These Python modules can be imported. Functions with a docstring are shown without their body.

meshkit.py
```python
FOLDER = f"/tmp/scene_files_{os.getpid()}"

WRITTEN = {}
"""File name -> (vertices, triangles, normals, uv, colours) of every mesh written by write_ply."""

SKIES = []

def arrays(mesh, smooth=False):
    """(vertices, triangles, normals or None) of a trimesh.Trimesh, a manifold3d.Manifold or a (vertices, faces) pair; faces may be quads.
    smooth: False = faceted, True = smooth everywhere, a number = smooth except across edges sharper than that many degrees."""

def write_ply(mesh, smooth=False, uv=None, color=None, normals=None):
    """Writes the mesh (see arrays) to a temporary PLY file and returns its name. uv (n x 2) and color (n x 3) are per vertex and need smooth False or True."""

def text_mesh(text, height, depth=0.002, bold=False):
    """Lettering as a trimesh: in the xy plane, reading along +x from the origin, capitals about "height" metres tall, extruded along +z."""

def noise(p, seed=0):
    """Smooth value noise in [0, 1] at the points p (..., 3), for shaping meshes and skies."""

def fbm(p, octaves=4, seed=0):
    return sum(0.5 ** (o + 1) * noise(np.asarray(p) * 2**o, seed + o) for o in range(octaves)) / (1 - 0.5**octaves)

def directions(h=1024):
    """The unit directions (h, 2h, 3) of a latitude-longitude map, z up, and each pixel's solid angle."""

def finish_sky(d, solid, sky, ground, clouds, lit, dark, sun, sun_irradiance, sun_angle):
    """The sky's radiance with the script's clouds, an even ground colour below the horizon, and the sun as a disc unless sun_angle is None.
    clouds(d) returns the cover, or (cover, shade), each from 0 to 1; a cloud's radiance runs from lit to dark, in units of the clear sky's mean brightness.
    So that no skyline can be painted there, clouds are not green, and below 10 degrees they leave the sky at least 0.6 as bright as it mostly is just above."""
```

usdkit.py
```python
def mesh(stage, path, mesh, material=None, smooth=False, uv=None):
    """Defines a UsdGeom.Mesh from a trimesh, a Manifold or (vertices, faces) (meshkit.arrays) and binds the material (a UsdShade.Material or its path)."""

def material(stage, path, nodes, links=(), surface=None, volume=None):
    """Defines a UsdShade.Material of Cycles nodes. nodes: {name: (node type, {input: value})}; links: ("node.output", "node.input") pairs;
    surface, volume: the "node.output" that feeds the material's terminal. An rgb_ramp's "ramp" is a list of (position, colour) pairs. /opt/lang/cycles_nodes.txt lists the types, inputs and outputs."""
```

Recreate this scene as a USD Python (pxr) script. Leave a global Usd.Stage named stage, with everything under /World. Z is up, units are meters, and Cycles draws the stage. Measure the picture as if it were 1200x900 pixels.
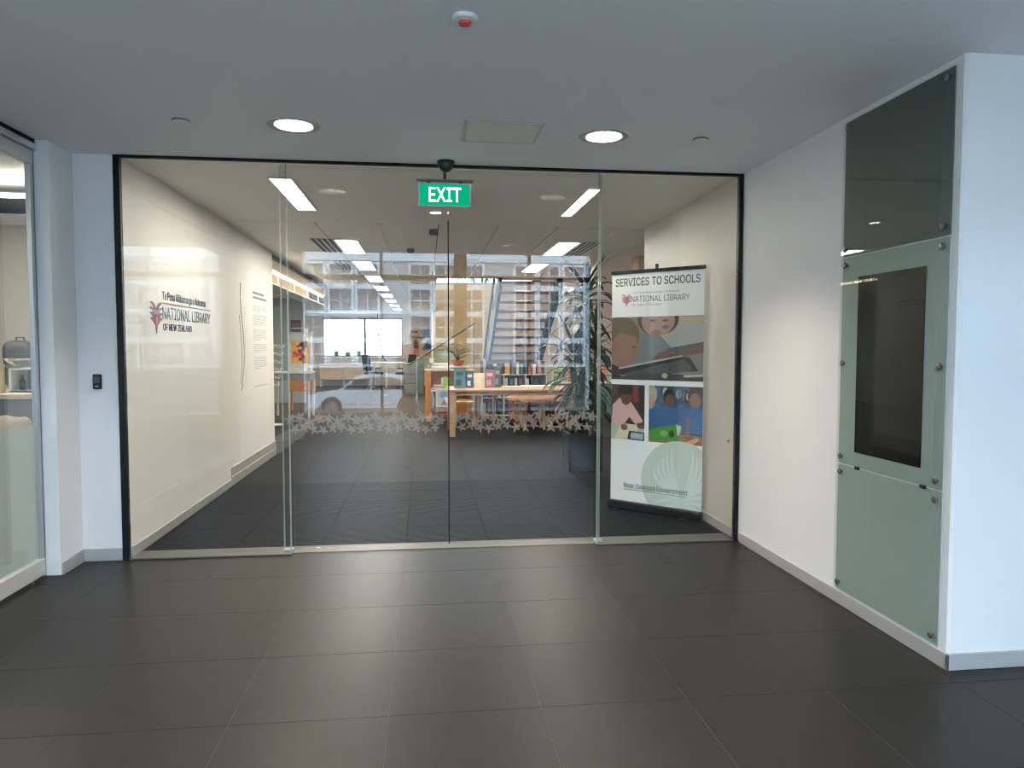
import math, random, numpy as np, trimesh, usdkit, meshkit, manifold3d
from manifold3d import Manifold
from shapely.geometry import Polygon, box as sbox, Point
from shapely import affinity
from shapely.ops import unary_union
from pxr import Usd, UsdGeom, UsdLux, UsdShade, Gf, Sdf, Vt
stage = Usd.Stage.CreateInMemory()
UsdGeom.SetStageUpAxis(stage, 'Z'); UsdGeom.SetStageMetersPerUnit(stage, 1.0)
UsdGeom.Xform.Define(stage, '/World'); UsdGeom.Scope.Define(stage, '/World/Looks')
PI = math.pi
rng = random.Random(7)
nrng = np.random.default_rng(7)

# ------------------------------------------------------------------ camera, sky, exposure
H, XL, XR, YC = 2.684, -1.991, 2.293, -2.169       # ceiling height, left and right wall planes, near corner of the right wall
YAW, PITCH, ROLL, FPX = .1195, .0503, .0011, 843.7
EYE = (0, -5.046, 1.427)
EXPOSURE = 0.2
SKY = 3.9
fw = np.array([math.sin(YAW)*math.cos(PITCH), math.cos(YAW)*math.cos(PITCH), -math.sin(PITCH)])
r0 = np.array([math.cos(YAW), -math.sin(YAW), 0.]); u0 = np.cross(r0, fw)
rt = math.cos(ROLL)*r0 + math.sin(ROLL)*u0; up = -math.sin(ROLL)*r0 + math.cos(ROLL)*u0
cam = UsdGeom.Camera.Define(stage, '/World/camera')
m4 = np.eye(4); m4[0, :3], m4[1, :3], m4[2, :3], m4[3, :3] = rt, up, -fw, EYE
UsdGeom.Xformable(cam).AddTransformOp().Set(Gf.Matrix4d(m4.tolist()))
cam.CreateHorizontalApertureAttr(36.0); cam.CreateVerticalApertureAttr(27.0)
cam.CreateFocalLengthAttr(FPX*36/1200); cam.CreateClippingRangeAttr((0.05, 500))
cam.CreateExposureAttr(EXPOSURE)
dome = UsdLux.DomeLight.Define(stage, '/World/sky')
dome.CreateColorAttr((.63, .80, 1.0)); dome.CreateIntensityAttr(SKY)

# ------------------------------------------------------------------ helpers
used = {}
def numbered(parent, name):
    k = used.get((parent, name), 0); used[(parent, name)] = k+1
    return f'{parent}/{name}' + (f'_{k:03d}' if k else '')
def meta(p, label=None, cat=None, group=None, kind=None):
    for k, v in (('label', label), ('category', cat), ('group', group), ('kind', kind)):
        if v: p.SetCustomDataByKey(k, v)
    return p
def pth(parent): return '/World' if parent is None else str(parent.GetPath())
def thing(name, label=None, cat=None, loc=(0, 0, 0), rotz=0, group=None, kind=None):
    x = UsdGeom.Xform.Define(stage, numbered('/World', name))
    x.AddTranslateOp().Set(Gf.Vec3d(*map(float, loc)))
    if rotz: x.AddRotateZOp().Set(float(math.degrees(rotz)))
    return meta(x.GetPrim(), label, cat, group, kind)
def obj(name, mesh, mat, parent=None, label=None, cat=None, group=None, kind=None, smooth=False, loc=None, col=None):
    m = usdkit.mesh(stage, numbered(pth(parent), name), mesh, M[mat], smooth)
    if loc is not None: m.AddTranslateOp().Set(Gf.Vec3d(*map(float, loc)))
    if col is not None:
        UsdGeom.PrimvarsAPI(m).CreatePrimvar('tint', Sdf.ValueTypeNames.Color3fArray, 'vertex').Set(Vt.Vec3fArray.FromNumpy(np.asarray(col, np.float32)))
    return meta(m.GetPrim(), label, cat, group, kind)
def struct(name, mesh, mat, parent=None, smooth=False, label=None, **k):
    return obj(name, mesh, mat, parent, label, kind='structure' if parent is None else None, smooth=smooth, **k)
def dup(root, loc, rotz=0, label=None, group=None):
    was = root.GetCustomData()
    r = thing(root.GetName(), label or was['label'], was['category'], loc, rotz, group or was.get('group'))
    r.GetReferences().AddInternalReference(root.GetPath()); r.SetInstanceable(True)
    return r
_pat = None
def box(x0, x1, y0, y1, z0, z1, b=.003):
    """chamfered box"""
    global _pat
    sx, sy, sz = abs(x1-x0), abs(y1-y0), abs(z1-z0)
    b = min(b, .3*min(sx, sy, sz))
    S = [(i, j, k) for i in (-1, 1) for j in (-1, 1) for k in (-1, 1)]
    def pts(h, b):
        P = []
        for s in S:
            for a in range(3):
                P.append([s[t]*(h[t] - (0 if t == a else b)) for t in range(3)])
        return np.array(P)
    if _pat is None:
        P = pts((1, 1, 1), .3); hull = trimesh.Trimesh(P, trimesh.convex.convex_hull(P).faces, process=False)
        hm = trimesh.convex.convex_hull(P)
        idx = [int(np.argmin(((P-v)**2).sum(1))) for v in hm.vertices]
        _pat = np.array([[idx[i] for i in f] for f in hm.faces])
    P = pts((sx/2, sy/2, sz/2), b) + np.array([(x0+x1)/2, (y0+y1)/2, (z0+z1)/2])
    return trimesh.Trimesh(P, _pat, process=False)
cat = lambda *a: trimesh.util.concatenate([x for y in a for x in (y if isinstance(y, (list, tuple)) else [y])])
def cyl(x, y, z0, z1, r, n=24, r1=None):
    r1 = r if r1 is None else r1
    c = min(.004, .2*min(r, r1, abs(z1-z0)))
    m = trimesh.creation.revolve([(0, z0), (r-c, z0), (r, z0+c), (r1, z1-c), (r1-c, z1), (0, z1)], sections=n)
    m.apply_translation((x, y, 0)); return m
def lathe(x, y, prof, n=32):
    m = trimesh.creation.revolve(prof, sections=n); m.apply_translation((x, y, 0)); return m
def tube(pts, r, n=8):
    pts = np.asarray(pts, float); k = len(pts)
    t = np.gradient(pts, axis=0) if k > 2 else np.repeat((pts[1]-pts[0])[None], 2, 0)
    t /= np.linalg.norm(t, axis=1, keepdims=True)
    rr = np.full(k, r) if np.ndim(r) == 0 else np.asarray(r)
    ref = np.array([0, 0, 1.]) if abs(t[0][2]) < .9 else np.array([1., 0, 0])
    V = []
    for i in range(k):
        a = np.cross(t[i], ref); a /= np.linalg.norm(a); bb = np.cross(t[i], a); ref = -bb if False else ref
        for j in range(n):
            th = 2*PI*j/n; V.append(pts[i] + rr[i]*(math.cos(th)*a + math.sin(th)*bb))
    F = []
    for i in range(k-1):
        for j in range(n):
            a, b_, c, d = i*n+j, i*n+(j+1) % n, (i+1)*n+(j+1) % n, (i+1)*n+j
            F += [(a, b_, c), (a, c, d)]
    V += [pts[0], pts[-1]]; c0, c1 = k*n, k*n+1
    for j in range(n):
        F += [(c0, (j+1) % n, j), (c1, (k-1)*n+j, (k-1)*n+(j+1) % n)]
    m = trimesh.Trimesh(V, F, process=False); m.fix_normals() if False else None
    return m
def extr(poly, d):
    g = getattr(poly, 'geoms', [poly])
    return cat([trimesh.creation.extrude_polygon(p, d, engine='earcut') for p in g if p.area > 1e-9])
def place(m, o, ex, ey, ez):
    """local x,y,z -> world"""
    T = np.eye(4); T[:3, 0], T[:3, 1], T[:3, 2], T[:3, 3] = ex, ey, ez, o
    m = m.copy(); m.apply_transform(T); return m
def text(t, h, width=None, depth=.002, bold=False):
    m = meshkit.text_mesh(t, h, depth, bold)
    if width:
        e = m.bounds[:, 0]; m.apply_translation((-e[0], 0, 0)); m.apply_scale((width/(e[1]-e[0]), 1, 1))
    return m
def leaf(base, d, L, w, droop, n=7, fold=.15, tip=1.0, side=None):
    """a long blade as a thin closed strip: starts at base, goes along d and bends down"""
    d = np.asarray(d, float); d /= np.linalg.norm(d); p = np.asarray(base, float)
    if side is None:
        side = np.cross(d, (0, 0, 1.)); side = side/np.linalg.norm(side) if np.linalg.norm(side) > 1e-3 else np.array([1., 0, 0])
    V, F = [], []
    for i in range(n+1):
        s = i/n
        ww = w*(math.sin(PI*min(1, (s*.92+.06)))**.7)*.5 if i < n else .0006
        upv = np.cross(side, d)
        V += [p-side*ww+upv*fold*ww, p, p+side*ww+upv*fold*ww, p-upv*.0012]
        if i < n:
            p = p + d*(L/n); d = d + np.array([0, 0, -1.])*droop*(1.5/n)*(.3+s); d /= np.linalg.norm(d)
    for i in range(n):
        a, b = 4*i, 4*i+4
        for q in ((0, 1), (1, 2), (2, 3), (3, 0)):
            F += [(a+q[0], a+q[1], b+q[1]), (a+q[0], b+q[1], b+q[0])]
    return trimesh.Trimesh(V, F, process=False)

# ------------------------------------------------------------------ materials
M = {}
def mk(name, base, rough=.5, metal=0, spec=.5, noise=None, bump=None, rand=0, **extra):
    nodes = {'p': ('principled_bsdf', dict(base_color=base, roughness=rough, metallic=metal, specular_ior_level=spec, **extra))}; links = []
    nodes['g'] = ('geometry', {})
    if noise:
        sc, amt = noise[:2]
        lo = [c*(1-amt) for c in base]; hi = [min(1, c*(1+amt)) for c in base]
        nodes['n'] = ('noise_texture', dict(scale=sc, detail=5.0, roughness=.6)); nodes['r'] = ('rgb_ramp', dict(ramp=[(.3, lo), (.7, hi)]))
        links += [('g.position', 'n.vector'), ('n.fac', 'r.fac')]
        src = 'r.color'
        if rand:
            nodes['oi'] = ('object_info', {}); nodes['mr'] = ('map_range', dict(from_min=0., from_max=1., to_min=1-rand, to_max=1+rand)); nodes['hv'] = ('hsv', dict(hue=.5, saturation=1., fac=1.))
            links += [('oi.random', 'mr.value'), ('mr.result', 'hv.value'), (src, 'hv.color')]; src = 'hv.color'
        links.append((src, 'p.base_color'))
    if bump:
        nodes['bn'] = ('noise_texture', dict(scale=bump[0], detail=3.0)); nodes['b'] = ('bump', dict(strength=bump[1], distance=.01))
        links += [('g.position', 'bn.vector'), ('bn.fac', 'b.height'), ('b.normal', 'p.normal')]
    M[name] = usdkit.material(stage, '/World/Looks/'+name, nodes, links, surface='p.BSDF')
def emis(name, color, s):
    M[name] = usdkit.material(stage, '/World/Looks/'+name, {'e': ('emission', dict(color=color, strength=s))}, [], surface='e.emission')
def pane_mat(name, tint, ior=1.5, rough=0.0):
    # fresnel IOR flipped on back faces, so that an unrefracted ray sees the same reflectance from both sides
    M[name] = usdkit.material(stage, '/World/Looks/'+name, {
        'g': ('geometry', {}), 'i': ('mix_float', dict(a=ior, b=1/ior)), 'f': ('fresnel', {}),
        't': ('transparent_bsdf', dict(color=tint)), 's': ('glossy_bsdf', dict(color=(1, 1, 1), roughness=rough)), 'm': ('mix_closure', {})},
        [('g.backfacing', 'i.fac'), ('i.result', 'f.IOR'), ('f.fac', 'm.fac'), ('t.BSDF', 'm.closure1'), ('s.BSDF', 'm.closure2')], surface='m.closure')
def film_mat(name, color, opaque, spec=.1):
    M[name] = usdkit.material(stage, '/World/Looks/'+name, {
        't': ('transparent_bsdf', dict(color=(1, 1, 1))), 'd': ('diffuse_bsdf', dict(color=color)), 'l': ('translucent_bsdf', dict(color=color)),
        'dl': ('mix_closure', dict(fac=.5)), 'm': ('mix_closure', dict(fac=opaque))},
        [('d.BSDF', 'dl.closure1'), ('l.BSDF', 'dl.closure2'), ('t.BSDF', 'm.closure1'), ('dl.closure', 'm.closure2')], surface='m.closure')
def leaf_mat(name, c):
    M[name] = usdkit.material(stage, '/World/Looks/'+name, {
        'p': ('principled_bsdf', dict(base_color=c, roughness=.45)), 'l': ('translucent_bsdf', dict(color=[min(1, x*1.6) for x in c])), 'm': ('mix_closure', dict(fac=.25))},
        [('p.BSDF', 'm.closure1'), ('l.BSDF', 'm.closure2')], surface='m.closure')
mk('plaster', (.80, .80, .80), .55, noise=(3, .012), bump=(220, .02))
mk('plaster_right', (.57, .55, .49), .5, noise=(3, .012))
mk('plaster_warm', (.80, .77, .71), .5, noise=(3, .012))
mk('ceiling_paint', (.84, .84, .84), .6, noise=(2, .012))
mk('ceiling_warm', (.84, .82, .77), .6, noise=(2, .01))
mk('tile', (.018, .016, .0145), .40, spec=.20, noise=(9, .16), bump=(60, .04), rand=.10)
mk('tile_in', (.020, .020, .0215), .6, spec=.06, noise=(9, .12), rand=.08)
mk('grout', (.095, .09, .08), .8)
mk('grout_dark', (.045, .045, .05), .8)
mk('carpet', (.085, .066, .055), .95, spec=.1, noise=(60, .3), bump=(300, .2))
M['mat_carpet'] = usdkit.material(stage, '/World/Looks/mat_carpet', {
    'g': ('geometry', {}), 'w': ('wave_texture', dict(wave_type='bands', bands_direction='y', scale=11.0, distortion=.4, detail=2.0)),
    'r': ('rgb_ramp', dict(ramp=[(0, (.006, .007, .0085)), (1, (.015, .0165, .019))])), 'n': ('noise_texture', dict(scale=180.0)), 'mx': ('mix_color', dict(blend_type='multiply', fac=.35)),
    'b': ('bump', dict(strength=.6, distance=.006)), 'p': ('principled_bsdf', dict(roughness=.6, specular_ior_level=.06))},
    [('g.position', 'w.vector'), ('g.position', 'n.vector'), ('w.fac', 'r.fac'), ('r.color', 'mx.a'), ('n.color', 'mx.b'), ('mx.result', 'p.base_color'), ('w.fac', 'b.height'), ('b.normal', 'p.normal')], surface='p.BSDF')
mk('skirting', (.50, .50, .50), .4, metal=.3)
mk('channel', (.12, .115, .10), .45, metal=.2)
mk('skirting_in', (.42, .41, .39), .45, metal=.2)
mk('black_metal', (.008, .008, .011), .45, spec=.25)
mk('aluminium', (.60, .61, .62), .35, metal=.85, noise=(40, .04))
mk('alu_light', (.62, .62, .60), .45, metal=.3)
mk('steel', (.55, .56, .57), .22, metal=1)
mk('chrome', (.8, .8, .8), .08, metal=1)
mk('black_plastic', (.015, .015, .017), .3)
mk('dark_grey', (.06, .063, .07), .5)
mk('mid_grey', (.22, .23, .24), .5)
mk('pale_grey', (.55, .57, .58), .5)
mk('blue_grey', (.36, .40, .42), .6, noise=(2, .02))
mk('side_wall', (.62, .57, .49), .6)
mk('white', (.82, .82, .81), .4)
mk('cream', (.78, .70, .55), .5)
mk('wood_orange', (.56, .235, .075), .4, noise=(14, .18))
mk('wood_light', (.62, .42, .20), .42, noise=(12, .14))
mk('wood_table', (.50, .31, .20), .42, noise=(10, .12))
mk('wood_top', (.62, .30, .15), .35, noise=(10, .15))
mk('wood_fascia', (.50, .36, .24), .5, noise=(8, .2))
mk('beige_cab', (.72, .58, .46), .5)
mk('red_fabric', (.17, .028, .022), .85, spec=.2, noise=(80, .2))
mk('stair_dark', (.016, .022, .034), .5, spec=.3)
mk('stair_beige', (.90, .74, .57), .5, noise=(8, .06))
mk('stair_tread', (.16, .12, .11), .5)
mk('yellow_wall', (.42, .33, .19), .6)
mk('beige_wall', (.76, .66, .57), .6)
mk('pink_wall', (.70, .62, .58), .6)
mk('blue', (.03, .07, .16), .4)
mk('green_bright', (.32, .60, .06), .5)
mk('green_book', (.42, .52, .16), .5)
mk('teal', (.10, .22, .24), .5)
mk('yellow', (.75, .45, .06), .5)
mk('orange', (.70, .22, .05), .5)
mk('pink', (.62, .28, .26), .5)
mk('pink_metal', (.55, .36, .31), .4)
mk('purple', (.20, .13, .20), .5)
mk('red', (.5, .03, .03), .4)
mk('red_glow', (.8, .1, .08), .3)
mk('terracotta', (.48, .20, .10), .7)
mk('soil', (.03, .022, .016), .9)
mk('planter', (.028, .042, .055), .45)
mk('trunk', (.010, .016, .010), .8, noise=(30, .3))
mk('bolt_steel', (.25, .25, .26), .3, metal=.8)
mk('moss', (.055, .075, .062), .8, noise=(40, .25))
mk('sage', (.40, .46, .425), .5)
mk('sage_dark', (.13, .155, .143), .5)
mk('screen_black', (.011, .011, .009), .5, spec=.2)
mk('ink', (.025, .027, .032), .5)
mk('ink_grey', (.13, .15, .15), .5)
mk('ink_soft', (.40, .37, .32), .6); mk('ink_mid', (.18, .17, .15), .6)
mk('maroon', (.19, .035, .06), .5)
mk('maroon_pale', (.50, .20, .23), .5)
mk('banner_white', (.91, .93, .92), .45)
mk('banner_green', (.58, .68, .60), .45)
mk('banner_leaf', (.70, .78, .73), .45)
mk('exit_frame', (.60, .66, .64), .3)
emis('exit_green', (.0, .36, .17), 1.1)
emis('exit_white', (.85, 1, .95), 1.8)
emis('panel_light', (1.0, .92, .80), 47.0)
emis('tube_light', (1.0, .88, .70), 16.0)
emis('spot_light', (1.0, .88, .70), 40.0)
emis('lamp_light', (1.0, .85, .68), 1750.0)
mk('reflector', (.85, .85, .84), .22, metal=.6)
pane_mat('glass', (.98, .99, .985), 1.46)
pane_mat('glass_display', (.93, .96, .945), 1.16)
pane_mat('glass_tint', (.60, .64, .64), 1.4)
pane_mat('glass_plain', (.96, .98, .97), 1.5)
pane_mat('glass_green', (.80, .93, .86), 1.5)
film_mat('glass_edge', (.50, .62, .60), .35)
film_mat('frost', (.78, .84, .80), .72)
film_mat('leaf_film', (.52, .50, .46), .20)
film_mat('clear_acrylic', (.85, .9, .9), .22)
film_mat('plastic_wrap', (.80, .74, .66), .6)
leaf_mat('leaf_dark', (.030, .058, .030)); leaf_mat('leaf_mid', (.05, .10, .045)); leaf_mat('leaf_palm', (.075, .10, .05)); leaf_mat('leaf_bright', (.20, .42, .14))
M['print'] = usdkit.material(stage, '/World/Looks/print', {'a': ('attribute', dict(attribute='tint')), 'p': ('principled_bsdf', dict(roughness=.4))}, [('a.color', 'p.base_color')], surface='p.BSDF')
mk('facade_white', (.86, .87, .88), .6)
mk('facade_grey', (.55, .55, .56), .7, noise=(1, .05))
mk('facade_pane', (.13, .135, .14), .12)
mk('asphalt', (.20, .20, .205), .9, noise=(6, .1))
mk('pavement', (.68, .68, .66), .85, noise=(4, .08))
mk('plinth', (.12, .115, .11), .8, noise=(3, .1))
mk('car_paint', (.74, .76, .79), .3, metal=.1)
mk('car_glass', (.03, .035, .04), .05)
mk('rubber', (.02, .02, .02), .8)
mk('skin', (.55, .36, .27), .5); mk('hair', (.05, .035, .025), .6)
mk('trousers', (.105, .07, .045), .9, noise=(30, .15)); mk('jacket', (.05, .055, .065), .85, noise=(30, .15)); mk('boots', (.16, .115, .07), .7)

# ------------------------------------------------------------------ floors
floor = thing('floor', 'dark grey stone tile floor running from the entrance hall into the library', kind='structure')
obj('screed', box(-7, 6.2, -6.4, .055, -.12, -.0015), 'grout', floor)
obj('screed', box(-7, 6.2, .056, 23, -.12, -.006), 'grout_dark', floor)
TS = .6
def tiles(x0, x1, y0, y1, ox, oy, mat, parent, name='tile', gap=.0022, top=0.0, limit=None):
    i0, i1 = math.floor((x0-ox)/TS), math.ceil((x1-ox)/TS); j0, j1 = math.floor((y0-oy)/TS), math.ceil((y1-oy)/TS); n = 0
    for j in range(j0, j1):
        for i in range(i0, i1):
            a, b = max(x0, ox+i*TS), min(x1, ox+(i+1)*TS); c, d = max(y0, oy+j*TS), min(y1, oy+(j+1)*TS)
            if b-a < .02 or d-c < .02: continue
            dz = rng.uniform(-.0006, .0004)
            obj(name, box(a+gap/2, b-gap/2, c+gap/2, d-gap/2, -.012, top, .0004), mat, parent); n += 1
    return n
nt = tiles(-2.36, 3.0, -5.4, .05, -.1486, -2.2855, 'tile', floor)
obj('tile_field', cat(*[box(a+.002, b-.002, c+.002, d-.002, -.012, 0, .001) for a, b, c, d in
    [(-6.9+.6*i, -6.3+.6*i, -6.4+.6*j, -5.8+.6*j) for i in range(7) for j in range(10)] if b < -2.37 or False] +
    [box(3.0+.6*i+.002, 3.6+.6*i-.002, -5.3+.6*j+.002, -4.7+.6*j-.002, -.012, 0, .001) for i in range(5) for j in range(5)] +
    [box(-2.35+.6*i+.002, -1.75+.6*i-.002, -6.0+.002, -5.4-.002, -.012, 0, .001) for i in range(9)]), 'tile', floor, kind='stuff')
print('tiles', nt); nt2 = tiles(-1.98, 2.9, 2.64, 10.2, -.1486, -.0-.36+3*.6-1.44, 'tile_in', floor)
obj('tile_field', cat([box(-6.0+.6*i+.002, -5.4+.6*i-.002, 4.9+.6*j+.002, 5.5+.6*j-.002, -.012, 0, .001) for i in range(6) for j in range(8)] +
    [box(2.9+.6*i+.002, 3.5+.6*i-.002, 2.6+.6*j+.002, 3.2+.6*j-.002, -.012, 0, .001) for i in range(4) for j in range(12)]), 'tile_in', floor, kind='stuff')
obj('carpet', cat(box(-7, 6, 10.205, 16, -.012, .002), box(-7, .3, 16, 22.4, -.012, .002)), 'carpet', floor, label='brown carpet at the back of the library')
mat_t = thing('entrance_mat', 'dark charcoal ribbed entrance mat laid in squares just behind the glass doors', 'mat', (0, 0, 0))
for i in range(-3, 5):
    for j in range(5):
        a, b = max(XL+.012, -.1486+.6*(i-1)), min(XR-.012, -.1486+.6*i); c, d = .2+.49*j, .2+.49*(j+1)
        if b-a > .02: obj('mat_square', box(a+.001, b-.001, c+.001, d-.001, -.005, .003, .0015), 'mat_carpet', mat_t)

# ------------------------------------------------------------------ foyer shell
HI = 3.45
holes = [(-.735, -.785), (1.06, -.79), (-.735, -3.64), (1.04, -3.64)]
RH = .125
poly = sbox(-7, -4.55, 6.2, .03).difference(unary_union([Point(x, y).buffer(RH, 24) for x, y in holes]))
ce = extr(poly, .02); ce.apply_translation((0, 0, H)); struct('ceiling', ce, 'ceiling_paint')
struct('ceiling_entrance', cat(box(-7, 6.2, -6.5, -4.56, HI, HI+.1), box(-7, 6.2, -4.56, -4.5, H+.001, HI+.1), box(-7, 6.2, -4.5, .2, H+.2, H+.3)), 'ceiling_paint')
struct('wall_left', cat(box(-2.285, XL-.031, 0.0, .12, 0, H), box(-2.36, -2.272, -.30, .12, 0, H), box(-2.36, -2.355, .12, 3.2, 0, H+.2)), 'plaster')
struct('wall_right', box(XR, 6.2, YC, -.002, 0, H+.15, .012), 'plaster')
struct('wall_hall_end', box(6.0, 6.2, -6.5, YC, 0, HI), 'plaster')
struct('baseboard_left', cat(box(-2.284, XL-.031, -.012, 0, 0, .085), box(-2.272, -2.26, -.29, -.012, 0, .085)), 'skirting')
struct('baseboard_right', cat(box(XR-.012, XR, YC-.012, -.04, 0, .075), box(XR-.012, 6.0, YC-.012, YC, 0, .075)), 'skirting')
# left room behind the left glass door
struct('wall_side_room', cat(box(-7, -2.36, 3.0, 3.15, 0, H+.2), box(-7.1, -7, -6.5, 23, 0, HI)), 'side_wall')
# entrance front behind the camera
FY = -6.2
front = thing('wall_front', 'white entrance front with tall glazed bays facing the street', kind='structure')
piers = [(-7, -4.62), (-3.08, -1.87), (2.63, 5.25), (5.7, 6.2)]
for a, b in piers: obj('pier', box(a, b, FY-.3, FY, 0, HI), 'plaster', front)
bays = [(-4.62, -3.08, []), (-1.87, 2.63, [-.68, .55, 1.65]), (5.25, 5.7, [])]
for a, b, ms in bays:
    obj('sill_rail', box(a, b, FY-.08, FY-.02, .33, .42), 'alu_light', front)
    obj('kick_panel', box(a, b, FY-.07, FY-.03, 0, .33), 'mid_grey', front)
    obj('transom', box(a, b, FY-.08, FY-.02, 2.48, 2.56), 'dark_grey', front)
    obj('head_rail', box(a, b, FY-.08, FY-.02, HI-.08, HI), 'dark_grey', front)
    xs = [a]+ms+[b]
    for mx in ms:
        w = .10 if abs(mx-.55) < .01 else .022
        obj('mullion', box(mx-w, mx+w, FY-.09, FY-.01, .42, HI-.08), 'dark_grey', front)
    for p, q in zip(xs, xs[1:]):
        gm = 'glass_tint' if a < -3 else 'glass_plain'
        obj('pane', box(p+.02, q-.02, FY-.055, FY-.045, .42, 2.48), gm, front)
        obj('pane', box(p+.02, q-.02, FY-.055, FY-.045, 2.56, HI-.08), gm, front)

# ------------------------------------------------------------------ main glass doors
door = thing('door_1', 'wide frameless glass sliding doors with black jambs and exit sign behind', kind='structure')
GT = H-.02
obj('jamb', box(XL-.030, XL+.010, -.012, .03, 0, H), 'black_metal', door)
obj('jamb', box(XR-.032, XR-.002, -.012, .03, 0, H), 'black_metal', door)
obj('head_rail', box(XL, XR-.035, -.012, .02, H-.018, H), 'black_metal', door)
obj('threshold', box(XL+.01, XR-.03, .03, .195, -.01, .006), 'channel', door)
obj('floor_channel', cat(box(XL+.012, -.92, -.015, .02, 0, .012), box(1.22, XR-.035, -.015, .02, 0, .012)), 'channel', door)
gx = [(XL+.012, -.925, 0.0), (1.225, XR-.035, 0.0), (-.985, .1585, .085), (.1665, 1.26, .085)]
for k, (a, b, y) in enumerate(gx):
    nm = 'fixed_pane' if k < 2 else 'sliding_pane'
    z0 = .012 if k < 2 else .02
    p = obj(nm, box(a, b, y-.005, y+.005, z0, H-.016, .0006), 'glass', door)
    ed = [b] if k == 0 else [a] if k == 1 else [a] if k == 2 else [b]
    for e in ed:
        s = 1 if e == a else -1
        obj('edge', box(e-.0035*1-.001, e+.0035+.001, y-.0062, y+.0062, z0, H-.018, .0005), 'glass_edge', p)
obj('brush_seal', box(.1588, .1662, .078, .092, .02, 2.32), 'black_metal', door, label='dark brush seal between the two sliding panes')
obj('floor_guide', cat(box(-.99, -.925, .06, .11, 0, .022), box(1.225, 1.285, .06, .11, 0, .022)), 'aluminium', door)
def star(r, k=6, seed=0):
    rr = random.Random(seed); out = []
    a0 = rr.uniform(0, 6)
    for i in range(k):
        a = a0+2*PI*i/k+rr.uniform(-.15, .15); L = r*rr.uniform(.8, 1.1)
        t = np.linspace(0, 1, 7); w = .2*r*np.sin(PI*t**.8)
        pts = [(L*s, ww) for s, ww in zip(t, w)]+[(L*s, -ww) for s, ww in zip(t[::-1], w[::-1])]
        out.append(affinity.rotate(Polygon(pts).buffer(.0005), math.degrees(a), origin=(0, 0)))
    return unary_union(out)
for (a, b, y), nm in (((-.985, .15, .085), 0), ((.175, 1.25, .085), 1)):
    sh = []
    n = int((b-a)/.066)
    for i in range(n):
        x = a+.05+(b-a-.1)*i/(n-1)
        sh.append(affinity.translate(star(.048, 6, i+100*nm), x, .925+.018*math.sin(i*2.3)))
        if i < n-1: sh.append(affinity.translate(star(.042, 5, i+500+100*nm), x+.03, .862+.012*math.sin(i*1.7)))
    m = extr(unary_union(sh).simplify(.0008), .0006)
    obj('leaf_pattern', place(m, (0, y-.0058, 0), (1, 0, 0), (0, 0, 1), (0, -1, 0)), 'leaf_film', door, label='frosted band of leaf shapes stuck across the sliding pane', kind='stuff')
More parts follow.
